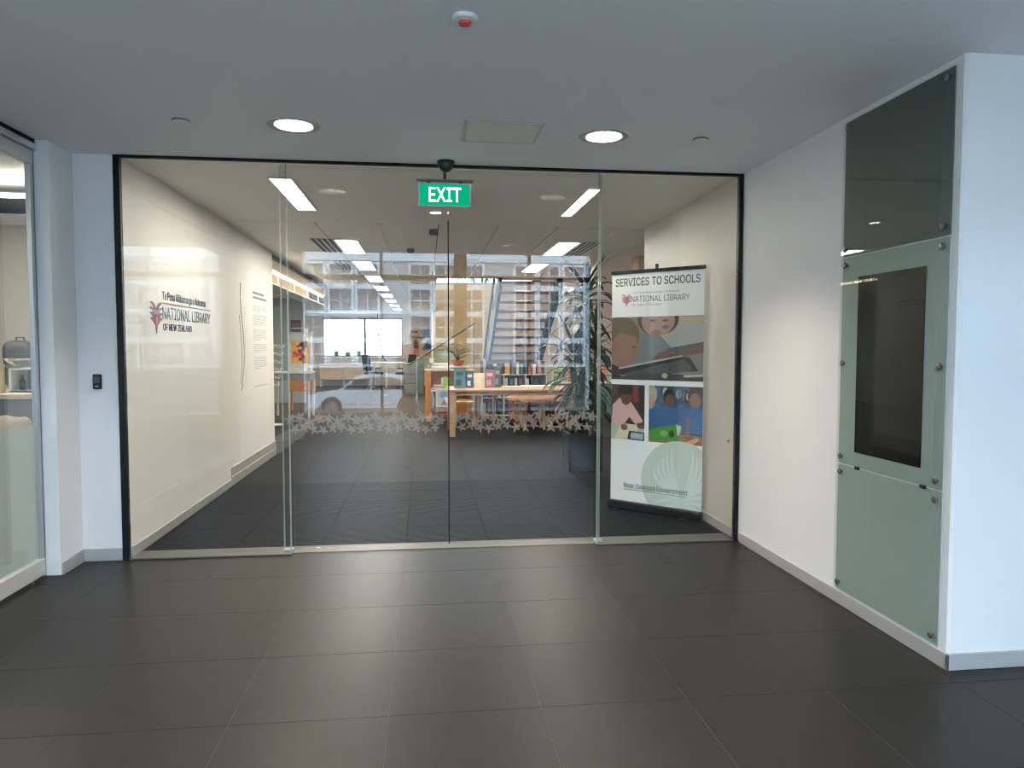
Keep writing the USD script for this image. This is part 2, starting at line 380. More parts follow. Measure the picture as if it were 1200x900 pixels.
# exit sign, sensors
ex = thing('exit_sign', 'green illuminated EXIT sign hanging above the middle of the glass doors', 'exit sign', (.137, -.04, 2.405))
obj('mounting_bar', box(-.195, .195, .0, .05, .163, .173), 'mid_grey', ex)
obj('housing', box(-.182, .182, 0, .035, -.013, .146), 'exit_frame', ex)
obj('bracket', cat(box(-.12, -.10, .01, .03, .146, .16), box(.10, .12, .01, .03, .146, .16), box(-.01, .01, .012, .03, .178, .279)), 'dark_grey', ex)
obj('sign_face', box(-.168, .168, -.004, 0, -.004, .138, .001), 'exit_green', ex)
tx = text('EXIT', .094, .222, .002, True)
obj('lettering', place(tx, (-.111, -.0055, .020), (1, 0, 0), (0, 0, 1), (0, -1, 0)), 'exit_white', ex, label='white letters EXIT')
sn = thing('door_sensor', 'black half-dome motion sensor at the ceiling above the glass doors', 'sensor', (.142, -.1, H))
dm = trimesh.creation.icosphere(3, .055); dm = trimesh.Trimesh(dm.vertices*[1, .8, 1.15], dm.faces); dm = dm.slice_plane([0, 0, 0], [0, 0, -1], cap=True)
dm.apply_translation((0, 0, -.012)); obj('dome', dm, 'black_plastic', sn, smooth=40); obj('base_plate', cyl(0, 0, -.013, 0, .06), 'black_plastic', sn)

# ------------------------------------------------------------------ foyer ceiling fittings
def downlight(x, y, label):
    t = thing('downlight', label, 'ceiling light', (x, y, H), group=None)
    obj('trim_ring', lathe(0, 0, [(.108, .001), (.108, -.004), (.142, -.007), (.148, -.003), (.148, 0), (.108, .001)], 40), 'pale_grey', t, smooth=40)
    obj('reflector', lathe(0, 0, [(.108, .0), (.096, .05), (.074, .13), (.069, .13), (.091, .05), (.104, .002), (.108, 0)], 40), 'reflector', t, smooth=40)
    obj('lamp', cyl(0, 0, .115, .13, .066, 32), 'lamp_light', t)
    obj('lamp_blades', cat(box(-.1, .1, -.003, .003, .012, .055), box(-.003, .003, -.1, .1, .012, .055)), 'white', t)
    obj('can', lathe(0, 0, [(.112, .0), (.112, .17), (0, .17), (0, .175), (.118, .175), (.118, .0), (.112, 0)], 24), 'white', t)
downlight(*holes[0], 'round lit downlight in the hall ceiling, the left of two')
downlight(*holes[1], 'round lit downlight in the hall ceiling, the right of two')
downlight(*holes[2], 'round lit downlight over the hall, mirrored on the left in the glass doors')
downlight(*holes[3], 'round lit downlight over the hall, mirrored on the right in the glass doors')
hp = thing('access_hatch', 'square flush access hatch in the hall ceiling between the downlights', 'hatch', (.447, -.8, H))
obj('hatch_frame', extr(sbox(-.225, -.215, .225, .215).difference(sbox(-.21, -.2, .21, .2)), .003), 'alu_light', hp, loc=(0, 0, -.003))
obj('hatch_panel', box(-.206, .206, -.196, .196, -.004, -.0005), 'ceiling_warm', hp)
sd = thing('smoke_detector', 'small white ceiling detector with a red lens near the top of the picture', 'detector', (.155, -2.24, H))
obj('base', lathe(0, 0, [(0, 0), (.048, 0), (.05, -.006), (.046, -.016), (.03, -.02), (0, -.02)], 32), 'white', sd, smooth=40)
obj('lens', lathe(0, 0, [(0, -.018), (.026, -.018), (.022, -.03), (.01, -.036), (0, -.037)], 24), 'red_glow', sd, smooth=40)
for x, y, l in ((-1.34, -.80, 'flat round sprinkler cover in the hall ceiling, left of the left downlight'), (1.65, -.81, 'flat round sprinkler cover in the hall ceiling, right of the right downlight')):
    t = thing('sprinkler_cover', l, 'sprinkler', (x, y, H)); obj('disc', lathe(0, 0, [(0, -.016), (.038, -.016), (.044, -.012), (.044, -.009), (0, -.009)], 32), 'white', t); obj('collar', cyl(0, 0, -.009, 0, .047), 'mid_grey', t)
cr = thing('card_reader', 'small black card reader on the white wall left of the glass doors', 'card reader', (-2.15, 0, 1.2))
obj('body', box(-.027, .027, -.022, 0, -.05, .05, .006), 'black_plastic', cr)
obj('reading_face', box(-.019, .019, -.025, -.021, -.008, .038, .002), 'dark_grey', cr)
obj('led', box(-.01, .01, -.025, -.021, -.032, -.026, .001), 'pale_grey', cr)

# ------------------------------------------------------------------ left sliding glass door of the side room
d2 = thing('door_2', 'aluminium railed sliding glass door of the side room, frosted below waist height', kind='structure')
dx = -2.372
y0, y1 = -.318, -2.45
obj('pane', box(dx-.005, dx+.005, y1, y0-.02, .12, 2.53, .0006), 'glass_plain', d2)
obj('frost_film', box(dx-.0075, dx-.0062, y1+.01, y0-.025, .125, .955, .0004), 'frost', d2, label='frosted film over the lower part of the glass')
obj('bottom_rail', box(dx-.022, dx+.022, y1, y0, .018, .122, .004), 'alu_light', d2)
obj('top_rail', box(dx-.022, dx+.022, y1, y0, 2.53, 2.615, .004), 'aluminium', d2)
obj('track_cover', box(dx-.03, dx+.04, -4.4, y0+.01, 2.618, 2.655, .004), 'aluminium', d2)
obj('track', box(dx-.03, dx+.03, -4.4, y0+.01, 2.657, 2.683, .002), 'black_metal', d2)
obj('stile', box(dx-.016, dx+.016, y0-.028, y0-.001, .12, 2.53, .003), 'aluminium', d2)
obj('floor_bolt', cyl(dx+.012, y0-.14, 0, .02, .012), 'steel', d2)
obj('pane', box(dx-.075, dx-.065, -4.4, y1+.05, .12, 2.53, .0006), 'glass_plain', d2)
obj('bottom_rail', box(dx-.092, dx-.048, -4.4, y1+.05, .018, .122, .004), 'alu_light', d2)
obj('top_rail', box(dx-.092, dx-.048, -4.4, y1+.05, 2.53, 2.655, .004), 'aluminium', d2)
struct('trim_1', box(-2.40, -2.362, -.312, -.27, 0, H, .003), 'aluminium')
struct('wall_left_pier', box(-2.45, -2.34, -6.2, -4.41, 0, HI), 'plaster')

# ------------------------------------------------------------------ glass display on the right wall
dc = thing('display_case', 'tall green glass wall display of three bolted panels with a dark notice screen', 'display case', (XR, -1.705, 0))
rows = [(.085, .785), (.792, 1.918), (1.925, 2.652)]
for k, (a, b) in enumerate(rows):
    obj('backing', box(-.006, -.001, -.41, .41, a, b, .001), 'sage_dark' if k == 2 else 'sage', dc)
    obj('inset_panel', box(-.0075, -.006, -.335, .345, a+.02, b-.02, .0005), 'sage_dark' if k == 2 else 'sage', dc)
    obj('glass_panel', box(-.0165, -.0125, -.415, .415, a, b, .0006), 'glass_display', dc)
    for yy in (-.375, .375):
        for zz in ([a+.04, b-.04] if k != 1 else [a+.04, (a+b)/2-.01, b-.04]):
            bl = lathe(0, 0, [(0, .006), (.008, .006), (.008, .017), (.016, .0175), (.016, .022), (.012, .025), (0, .025)], 20)
            obj('standoff_bolt', place(bl, (-.0, yy, zz), (0, -1, 0), (0, 0, 1), (-1, 0, 0)), 'bolt_steel', dc, smooth=40)
obj('screen', box(-.0115, -.0075, -.265, .255, .87, 1.805, .001), 'screen_black', dc, label='dark notice screen behind the middle glass panel')
obj('hinge', box(-.022, -.010, .20, .235, .780, .797), 'black_metal', dc); obj('hinge', box(-.022, -.010, -.31, -.275, .780, .797), 'black_metal', dc)
bt = thing('wall_button', 'tiny red button on the right side wall beyond the glass', 'button', (XR, .18, .72)); obj('push_button', place(lathe(0, 0, [(0, .01), (.008, .01), (.011, .004), (.011, 0), (0, 0)], 16), (0, 0, 0), (0, -1, 0), (0, 0, 1), (-1, 0, 0)), 'red', bt)

# ------------------------------------------------------------------ library shell
VX, VY = .22, 8.15   # stair void begins
struct('wall_library_left', box(XL-.12, XL, .055, 2.60, 0, H+.1), 'plaster_warm')
struct('wall_library_left_panel', box(XL-.12, XL-.012, 2.602, 4.83, 0, H+.1), 'plaster_warm')
struct('baseboard_library_left', cat(box(XL, XL+.012, .06, 2.598, 0, .075)), 'skirting_in')
struct('baseboard_library_panel', cat(box(XL-.012, XL+.008, 2.604, 4.83, 0, .095), box(XL-.012, XL+.003, 2.604, 4.83, .098, .19)), 'skirting_in')
struct('wall_library_return', cat(box(-7, XL-.12, 4.70, 4.83, 0, H+.1)), 'plaster_warm')
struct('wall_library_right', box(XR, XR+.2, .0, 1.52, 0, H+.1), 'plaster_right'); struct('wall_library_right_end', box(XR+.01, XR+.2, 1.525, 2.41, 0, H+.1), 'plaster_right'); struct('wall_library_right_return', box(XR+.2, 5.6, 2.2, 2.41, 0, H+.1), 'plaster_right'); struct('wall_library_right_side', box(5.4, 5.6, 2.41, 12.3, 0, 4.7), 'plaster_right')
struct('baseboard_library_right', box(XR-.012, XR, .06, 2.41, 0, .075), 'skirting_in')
FW = 22.3
wx0, wx1, wz0, wz1 = -3.79, -.85, 1.09, 2.53
struct('wall_library_far', cat(box(-7, wx0, FW, FW+.2, 0, H+.1), box(wx1, .35, FW, FW+.2, 0, H+.1), box(wx0, wx1, FW, FW+.2, 0, wz0), box(wx0, wx1, FW, FW+.2, wz1, H+.1)), 'beige_wall')
struct('wall_library_side', cat(box(.22, .42, 16.15, FW, 0, H+.1)), 'beige_wall')
struct('wall_library_stair', cat(box(.22, 2.8, 16, 16.15, 0, 3.27)), 'yellow_wall')
struct('wall_library_clerestory', cat(box(.22, 2.8, 16, 16.15, 4.25, 4.7), box(2.6, 2.8, 12.3, 16, 0, 4.7), box(2.6, 5.6, 12.3, 12.5, 0, 4.7), box(VX-.1, VX, VY, 16.1, H+.02, 4.7), box(VX-.1, 5.6, VY-.12, VY, H+.02, 4.7), box(VX-.1, 5.6, VY, 16.15, 4.7, 4.8)), 'pink_wall')
struct('wall_library_grey', box(-7, -3.1, 14, 14.15, 0, H), 'blue_grey')
struct('wall_bulkhead', box(2.9, 5.4, 4.6, 4.9, 2.15, H), 'wood_fascia')
w = thing('window_1', 'bright far library window with a thin dark mullion', kind='structure')
obj('frame', cat(box(wx0, wx1, FW+.06, FW+.12, wz0, wz0+.05), box(wx0, wx1, FW+.06, FW+.12, wz1-.05, wz1), box(wx0, wx0+.05, FW+.06, FW+.12, wz0, wz1), box(wx1-.05, wx1, FW+.06, FW+.12, wz0, wz1)), 'mid_grey', w)
obj('mullion', box(-2.285, -2.205, FW+.05, FW+.12, wz0, wz1), 'dark_grey', w)
obj('pane', box(wx0+.05, -2.285, FW+.085, FW+.095, wz0+.05, wz1-.05), 'glass_plain', w); obj('pane', box(-2.205, wx1-.05, FW+.085, FW+.095, wz0+.05, wz1-.05), 'glass_plain', w)
obj('sill', box(wx0-.05, wx1+.05, FW-.14, FW+.06, wz0-.045, wz0-.002), 'white', w)
w2 = thing('window_2', 'high strip window above the stair wall with green trees outside', kind='structure')
obj('frame', cat(box(.25, 2.6, 16.03, 16.09, 3.272, 3.31), box(.25, 2.6, 16.03, 16.09, 4.2, 4.25), box(1.4, 1.44, 16.03, 16.09, 3.31, 4.2)), 'mid_grey', w2)
obj('pane', box(.25, 1.4, 16.055, 16.065, 3.31, 4.2), 'glass_plain', w2); obj('pane', box(1.44, 2.6, 16.055, 16.065, 3.31, 4.2), 'glass_plain', w2)
# library ceiling: a plain strip by the doors, long boards beyond with open joints
lc = thing('ceiling_library', 'off-white library ceiling of long boards with narrow joints', kind='structure')
obj('plain_strip', box(-2.1, 2.5, .0, 2.43, H, H+.02), 'ceiling_warm', lc)
jx = [-7, -5.2, -3.5, -2.36, -1.1, -.48, .14, .76, 1.38, 2.0, 2.6, 3.8, 5.5]
for a, b in zip(jx, jx[1:]):
    for c, d in ((2.44, 5.27), (5.28, VY)):
        obj('ceiling_board', box(a+.006, b-.006, c, d-.004, H, H+.02, .002), 'ceiling_warm', lc)
jx2 = [-7, -5.2, -3.5, -2.36, -1.1, -.48, VX-.02]
for a, b in zip(jx2, jx2[1:]):
    for c, d in ((VY, 12.8), (12.81, 17.5), (17.51, FW)):
        obj('ceiling_board', box(a+.006, b-.006, c, d-.004, H, H+.02, .002), 'ceiling_warm', lc)
obj('cover_board', cat(box(-7, 6, .0, VY, H+.1, H+.14), box(-7, VX, VY, FW+.1, H+.1, H+.14)), 'dark_grey', lc)
obj('joint_trim', box(-.491, -.469, 2.44, FW, H-.008, H+.001), 'white', lc, label='thin white metal strip along a ceiling joint')
def troffer(x0, x1, y0, y1, label):
    t = thing('ceiling_light', label, 'ceiling light', ((x0+x1)/2, (y0+y1)/2, H))
    a, b = (x1-x0)/2, (y1-y0)/2
    obj('frame', extr(sbox(-a-.012, -b-.012, a+.012, b+.012).difference(sbox(-a, -b, a, b)), .012), 'white', t, loc=(0, 0, -.012))
    obj('diffuser', box(-a+.001, a-.001, -b+.001, b-.001, -.009, -.001), 'panel_light', t)
troffer(-1.14, -.985, .52, 1.74, 'narrow lit ceiling light strip just behind the glass, left side')
troffer(1.285, 1.375, .58, 1.74, 'narrow lit ceiling light strip just behind the glass, right side')
ords = ['nearest', 'second', 'third', 'fourth', 'fifth', 'sixth', 'seventh', 'eighth']
for i in range(8):
    troffer(-1.04, -.79, 3.58+2.1*i, 4.76+2.1*i, f'lit rectangular ceiling panel, {ords[i]} in the long row on the left')
for i in range(2):
    troffer(1.58, 1.83, 3.45+2.2*i, 4.6+2.2*i, f'lit rectangular ceiling panel, {"nearer" if i==0 else "farther"} of the two on the right')
for i, (x, y) in enumerate(((-4.4, 7), (-4.4, 10.5), (-4.4, 17), (3.9, 6.0))):
    troffer(x-.13, x+.13, y, y+1.2, ['lit ceiling panel out to the left beyond the lit pelmet, nearest', 'lit ceiling panel out to the left beyond the lit pelmet, middle', 'lit ceiling panel out to the left beyond the grey wall', 'lit ceiling panel far to the right behind the banner'][i])
for x0, x1, y0, y1, l in ((-1.32, -1.06, 3.55, 4.75, 'black slotted ceiling air vent beside the nearest light on the left'), (-1.32, -1.06, 5.65, 6.85, 'black slotted ceiling air vent beside the second light on the left'), (1.87, 2.1, 3.45, 4.65, 'black slotted ceiling air vent beside the light on the right')):
    t = thing('air_vent', l, 'air vent', ((x0+x1)/2, (y0+y1)/2, H)); a, b = (x1-x0)/2, (y1-y0)/2
    obj('back_plate', box(-a, a, -b, b, -.003, -.0005), 'black_metal', t)
    for k in range(5):
        xx = -a+(2*a)*k/4; obj('blade', box(xx-.012, xx+.012, -b, b, -.012, -.003), 'ceiling_warm', t)
t = thing('spot_lamp', 'small bright warm lamp on the library ceiling just under the exit sign', 'ceiling light', (.1, 1.72, H)); obj('rim', lathe(0, 0, [(.05, 0), (.05, -.012), (.066, -.012), (.066, 0), (.05, 0)], 24), 'white', t); obj('lamp', cyl(0, 0, -.011, -.001, .049), 'spot_light', t)
for x, y, l in ((.09, 2.72, 'small dark ceiling sensor beyond the bright lamp behind the exit sign'), (-.18, 4.25, 'small black ceiling sensor deep in the library left of the exit sign')):
    t = thing('ceiling_sensor', l, 'sensor', (x, y, H)); obj('base', cyl(0, 0, -.015, 0, .05), 'mid_grey', t); obj('head', box(-.045, .045, -.03, .03, -.06, -.015, .01), 'black_plastic', t)

for i, (x, y) in enumerate(((1.5, 10.5), (1.5, 13.6))):
    t = thing('ceiling_light', 'lit panel high above the staircase, ' + ['nearer the hall', 'nearer the yellow wall'][i], 'ceiling light', (x, y, 4.69))
    obj('frame', extr(sbox(-.62, -.22, .62, .22).difference(sbox(-.6, -.2, .6, .2)), .012), 'white', t, loc=(0, 0, -.012)); obj('diffuser', box(-.599, .599, -.199, .199, -.009, -.001), 'panel_light', t)

# ------------------------------------------------------------------ lettering on the left library wall
sg = thing('library_sign', 'dark library name lettering with a maroon feather emblem on the left wall', 'sign', (XL, .5, 1.53))
def onwall(m, u, v): return place(m, (.0, u, v), (0, 1, 0), (0, 0, 1), (1, 0, 0))
def emblem():
    """palm-like emblem, unit height, centred on x=0, stem point at y=0"""
    out_d, out_l = [], []
    spike = Polygon([(-.01, 0), (-.10, .33), (-.16, .52), (-.06, .62), (0, .68), (.06, .62), (.16, .52), (.10, .33), (.01, 0)])
    for s in (-1, 1):
        for k, (b, e, c) in enumerate([((.04, .60), (.44, .98), (.08, .95)), ((.08, .52), (.46, .80), (.18, .80)), ((.10, .42), (.46, .64), (.24, .66)), ((.08, .33), (.44, .46), (.26, .50))]):
            t = np.linspace(0, 1, 12); P = np.array([((1-q)**2*b[0]+2*q*(1-q)*c[0]+q*q*e[0], (1-q)**2*b[1]+2*q*(1-q)*c[1]+q*q*e[1]) for q in t])
            tn = np.gradient(P, axis=0); tn /= np.linalg.norm(tn, axis=1)[:, None]; nn = np.stack([-tn[:, 1], tn[:, 0]], 1); wd = (.055*(1-t)**.5+.018)[:, None]
            pg = Polygon(np.vstack([P+nn*wd, (P-nn*wd)[::-1]])).buffer(0)
            out_d.append(affinity.scale(pg, s, 1, origin=(0, 0)))
    return unary_union(out_d+[spike]), spike
em, spk = emblem()
es = lambda p, sx, sy: affinity.scale(p, sx, sy, origin=(0, 0))
obj('emblem', onwall(extr(es(em, .26, .235), .003), .115, 0), 'maroon', sg, label='maroon feather emblem')
obj('emblem_heart', onwall(extr(es(affinity.scale(spk, .6, .7), .26, .235), .0045), .115, 0), 'maroon_pale', sg)
obj('lettering', onwall(text('Te Puna Mātauranga o Aotearoa', .058, 1.08, .003, True), .25, .265), 'ink', sg)
obj('rule_line', onwall(extr(sbox(0, 0, 1.24, .008), .003), .24, .232), 'maroon', sg)
obj('lettering', onwall(text('NATIONAL LIBRARY', .092, 1.22, .003), .245, .115), 'ink', sg)
obj('lettering', onwall(text('OF NEW ZEALAND', .050, .68, .003, True), .25, .028), 'ink', sg)
tp = thing('wall_text_panel', 'tall wall text panel with a fine branching stem drawing and lines of small print', 'sign', (XL-.012, 3.0, .93))
t_ = np.linspace(0, 1, 20)
obj('stem_drawing', tube([(.002, .12+.10*math.sin(5*a)+.12*a, 1.17*a+.03) for a in t_], .006, 5), 'ink_soft', tp)
obj('stem_drawing', tube([(.002, .10+.05*math.sin(4*a)+.02*a, .75*a+.1) for a in t_], .004, 5), 'ink_soft', tp)
obj('scale_marks', cat([box(0, .002, .30, .36, .08+.033*k, .084+.033*k, .0002) for k in range(27)]), 'ink_soft', tp)
hl = [box(0, .002, .72, 1.30, 1.13, 1.155, .0003), box(0, .002, .72, 1.42, 1.075, 1.10, .0003)]
obj('heading_lines', cat(hl), 'ink_mid', tp)
pl = []; z = .98
for blk in (3, 6, 6, 5, 7):
    for k in range(blk):
        pl.append(box(0, .002, .72, .72+(.66 if k < blk-1 else .35)+.04*rng.random(), z, z+.007, .0002)); z -= .023
    z -= .035
obj('small_print', cat(pl), 'ink_soft', tp)
obj('foot_line', box(0, .002, .72, 1.45, .03, .038, .0003), 'ink_soft', tp)

# ------------------------------------------------------------------ roll-up banner
BO = np.array([1.645, 1.215, 0.]); BD = np.array([.7071, -.7071, 0.]); BN = np.array([-.7071, -.7071, 0.]); BW = .862
bn = thing('banner', 'white roll-up banner reading SERVICES TO SCHOOLS standing on the mat', 'banner', tuple(BO))
def onb(m, u, v, n=0): return place(m, BD*u+BN*n+np.array([0, 0, v]), BD, (0, 0, 1.), BN)
def bb(u0, u1, v0, v1, n0, n1, b=.001): return onb(box(u0, u1, v0, v1, n0, n1, b), 0, 0)
obj('cloth', bb(0, BW, .06, 2.075, -.0008, .0008, .0003), 'banner_white', bn)
obj('top_bar', bb(-.006, BW+.006, 2.07, 2.10, -.012, .012, .003), 'black_metal', bn)
obj('top_clip', bb(BW/2-.012, BW/2+.012, 2.09, 2.14, -.016, .006, .003), 'black_plastic', bn)
obj('base_case', bb(-.015, BW+.008, .004, .075, -.018, .05, .01), 'black_metal', bn)
obj('foot', cat(bb(.06, .12, .0, .012, -.2, .12, .004), bb(BW-.16, BW-.10, 0, .012, -.03, .12, .004)), 'black_metal', bn)
obj('support_pole', place(cyl(0, 0, .07, 2.10, .008, 10), BD*BW/2-BN*.02, BD, -BN, (0, 0, 1.)), 'steel', bn)
obj('title_lettering', onb(text('SERVICES TO SCHOOLS', .066, .79, .0008, True), .035, 1.965, .001), 'ink_grey', bn)
obj('library_lettering', onb(text('NATIONAL LIBRARY', .050, .545, .0008), .19, 1.825, .001), 'ink_grey', bn)
obj('library_lettering', onb(text('Te Puna Mātauranga o Aotearoa', .019, .43, .0006), .21, 1.895, .001), 'ink_soft', bn)
obj('library_lettering', onb(text('OF NEW ZEALAND', .019, .28, .0006), .20, 1.788, .001), 'ink_soft', bn)
obj('emblem', onb(extr(es(em, .095, .105), .0008), .145, 1.785, .001), 'maroon_pale', bn)
circ = Point(.66, .29).buffer(.355, 48).intersection(sbox(.001, .062, BW-.001, .66))
obj('green_disc', onb(extr(circ, .0006), 0, 0, .001), 'banner_green', bn)
lv = []
for s, a0 in ((-1, 1), (1, 1)):
    for k in range(5):
        t = np.linspace(0, 1, 14); R = .10+.055*k
        P = np.array([(.685+s*(.02+R*math.sin(1.9*q)*.75), .16+.02*k*0+(.42-.045*k)*q**.9) for q in t])
        tn = np.gradient(P, axis=0); tn /= np.linalg.norm(tn, axis=1)[:, None]; nn = np.stack([-tn[:, 1], tn[:, 0]], 1); wd = (.004+.011*np.sin(PI*t**.8))[:, None]
        lv.append(Polygon(np.vstack([P+nn*wd, (P-nn*wd)[::-1]])).buffer(0))
for s in (-1, 1):
    for k in range(3):
        t = np.linspace(0, 1, 12)
        P = np.array([(.685+s*(.3-.03*k)*q, .135-.02*k+.05*math.sin(2.6*q)-.06*k*q) for q in t])
        tn = np.gradient(P, axis=0); tn /= np.linalg.norm(tn, axis=1)[:, None]; nn = np.stack([-tn[:, 1], tn[:, 0]], 1); wd = (.004+.011*np.sin(PI*t**.8))[:, None]
        lv.append(Polygon(np.vstack([P+nn*wd, (P-nn*wd)[::-1]])).buffer(0))
obj('leaf_motif', onb(extr(unary_union(lv).intersection(circ), .0006), 0, 0, .0017), 'banner_leaf', bn)
obj('government_lettering', onb(text('New Zealand Government', .044, .60, .0008), .135, .195, .0024), 'ink', bn)
obj('government_rule', onb(extr(sbox(.135, .178, .735, .181).buffer(0).union(sbox(.135, .178, .42, .182)), .0006), 0, 0, .0024), 'ink', bn)
from PIL import Image, ImageDraw
def srgb(c): c = np.asarray(c, float)/255; return np.where(c <= .04045, c/12.92, ((c+.055)/1.055)**2.4)
def printed(name, W, Hh, u, v, n, paint, label, parent=None, res=.0045, to=onb):
    nx, ny = max(2, int(W/res)), max(2, int(Hh/res)); SS = 4
    im = Image.new('RGB', (nx*SS, ny*SS)); d = ImageDraw.Draw(im); S = lambda *p: [(x*nx*SS, (1-y)*ny*SS) for x, y in p]
    def E(cx, cy, rx, ry, c): d.ellipse([(cx-rx)*nx*SS, (1-cy-ry)*ny*SS, (cx+rx)*nx*SS, (1-cy+ry)*ny*SS], fill=c)
    def Pg(c, *p): d.polygon(S(*p), fill=c)
    paint(E, Pg)
    a = np.asarray(im, float).reshape(ny, SS, nx, SS, 3).mean((1, 3))[::-1]
    gx_, gy_ = np.meshgrid((np.arange(nx))/(nx-1)*W, (np.arange(ny))/(ny-1)*Hh)
    V = np.stack([gx_.ravel(), gy_.ravel(), np.zeros(nx*ny)], 1)
    i = (np.arange(ny-1)[:, None]*nx+np.arange(nx-1)).ravel(); F = np.vstack([np.stack([i, i+1, i+nx+1], 1), np.stack([i, i+nx+1, i+nx], 1)])
    return obj(name, to(trimesh.Trimesh(V, F, process=False), u, v, n), 'print', bn if parent is None else parent, label=label, col=srgb(a.reshape(-1, 3)))
def ph1(E, P):
    P((128, 132, 128), (0, 0), (1, 0), (1, 1), (0, 1)); P((172, 176, 172), (.3, .55), (.75, .98), (1, .88), (1, .56), (.68, .50))
    P((186, 170, 140), (.62, 1), (1, .98), (1, .9), (.7, .9)); P((120, 128, 130), (.25, .2), (.35, .75), (.55, .7), (.7, .45), (.6, .2))
    P((84, 92, 96), (.62, .5), (1, .60), (1, .5), (.72, .42)); P((120, 84, 74), (.45, .32), (.52, .42), (.66, .50), (.72, .48), (.62, .40), (1, .56), (1, .44), (.62, .34))
    E(.52, .96, .22, .26, (84, 62, 50)); E(.52, .93, .18, .24, (176, 146, 132)); E(.50, .74, .06, .05, (150, 116, 104)); E(.60, .83, .035, .03, (140, 106, 96)); E(.46, .93, .03, .015, (110, 84, 76)); E(.60, .93, .03, .015, (110, 84, 76))
    E(.10, .70, .22, .30, (112, 96, 74)); P((150, 114, 96), (.10, .75), (.28, .68), (.31, .50), (.30, .38), (.24, .25), (.08, .18), (0, .3), (0, .6)); E(.30, .46, .035, .05, (150, 114, 96)); E(.05, .50, .045, .08, (150, 100, 88)); E(.26, .52, .02, .012, (90, 66, 58))
    P((36, 36, 40), (0, 0), (0, .25), (.09, .2), (.12, 0)); P((24, 26, 28), (.06, .18), (.78, .38), (.86, .36), (.95, .16), (.12, .08)); P((74, 80, 78), (.14, .10), (.80, .34), (.90, .17), (.3, .02)); P((190, 196, 190), (.08, .19), (.78, .40), (.79, .38), (.09, .165))
    P((60, 68, 68), (.0, 0), (1, 0), (1, .10), (.3, .12)); P((200, 196, 170), (.80, .06), (1, .08), (1, .11), (.80, .1)); E(.6, .08, .03, .04, (180, 176, 150))
def ph2(E, P):
    P((70, 52, 46), (0, 0), (1, 0), (1, 1), (0, 1)); P((130, 52, 40), (.62, 1), (.80, 1), (.86, .7), (.66, .68)); P((50, 44, 44), (.8, 1), (1, 1), (1, .5), (.86, .5)); P((176, 196, 168), (0, 0), (1, 0), (1, .22), (0, .3)); P((222, 214, 182), (.1, 0), (.6, 0), (.9, .28), (.3, .3))
    P((218, 178, 176), (.02, .28), (.05, .62), (.25, .75), (.55, .72), (.75, .55), (.95, .36), (.8, .24), (.55, .42), (.35, .24)); E(.42, .90, .22, .13, (24, 20, 20)); E(.45, .76, .155, .13, (112, 70, 54)); P((24, 20, 20), (.22, .92), (.64, .92), (.60, .82), (.28, .82)); E(.50, .76, .025, .012, (40, 26, 22)); E(.48, .68, .05, .015, (86, 46, 40))
    E(.40, .23, .10, .055, (120, 76, 60)); E(.88, .27, .10, .055, (120, 76, 60)); P((30, 34, 40), (.5, .02), (.55, .17), (1, .15), (1, 0)); P((170, 190, 200), (.58, .035), (.61, .145), (.97, .13), (.95, .02))
def ph3(E, P):
    P((58, 74, 96), (0, 0), (1, 0), (1, 1), (0, 1)); r = random.Random(3)
    for _ in range(26): E(r.uniform(.1, 1), r.uniform(.78, 1), .045, .07, r.choice([(30, 34, 44), (120, 130, 140), (180, 184, 186), (70, 100, 130)]))
    for x in (.12, .38, .62, .86): P((52, 98, 150), (x-.16, .2), (x-.12, .62), (x, .72), (x+.12, .62), (x+.17, .2)); 
    E(.38, .80, .10, .14, (40, 32, 30)); E(.40, .74, .08, .12, (112, 82, 70)); E(.86, .84, .13, .16, (70, 56, 48)); E(.86, .76, .10, .13, (148, 110, 92)); E(.03, .85, .13, .18, (170, 160, 134)); E(.02, .72, .10, .14, (176, 140, 116)); P((58, 110, 166), (.62, .2), (.66, .6), (.85, .66), (1, .62), (1, .2)); P((150, 112, 92), (.70, .1), (.72, .46), (.77, .46), (.76, .1))
    P((150, 120, 90), (0, 0), (1, 0), (1, .16), (0, .22)); P((64, 150, 52), (.02, .03), (.06, .24), (.52, .34), (.58, .06)); E(.30, .17, .07, .05, (150, 170, 90)); E(.44, .17, .05, .06, (30, 60, 30)); P((206, 214, 200), (.52, .34), (.62, .32), (.60, .20), (.55, .14)); P((170, 80, 50), (.66, .12), (.78, .16), (.98, .05), (.9, .0)); P((210, 180, 130), (.7, .05), (.9, .14), (.95, .1), (.8, 0))
printed('large_photo', BW-.002, .545, .001, 1.15, .0014, ph1, 'printed photograph of two children bent over a tablet')
printed('small_photo', .33, .485, .001, .62, .0014, ph2, 'printed photograph of a child in pink drawing at a table')
printed('small_photo', BW-.372, .485, .371, .62, .0014, ph3, 'printed photograph of children in blue with a green book')

# ------------------------------------------------------------------ lit pelmet along the left
pm = thing('lit_pelmet', 'long wood-fronted pelmet with glowing tubes running on from the left wall', 'light fitting', (-2.03, 4.86, 0))
PL = 5.2
obj('dark_band', box(-.06, -.02, 0, PL, 2.60, H-.002), 'dark_grey', pm)
obj('wood_fascia', box(-.05, .0, 0, PL, 2.475, 2.605), 'wood_fascia', pm)
obj('lower_lip', box(-.30, -.02, 0, PL, 2.285, 2.305), 'white', pm)
obj('back_board', box(-.32, -.30, 0, PL, 2.285, H-.002), 'wood_fascia', pm)
for k in range(4):
    obj('tube', place(cyl(0, 0, 0, 1.15, .016, 12), (-.03, .06+1.28*k, 2.448), (1, 0, 0), (0, 0, -1), (0, 1, 0)), 'tube_light', pm)
    obj('bracket', box(-.04, -.02, .62+1.28*k, .64+1.28*k, 2.305, 2.475), 'white', pm)

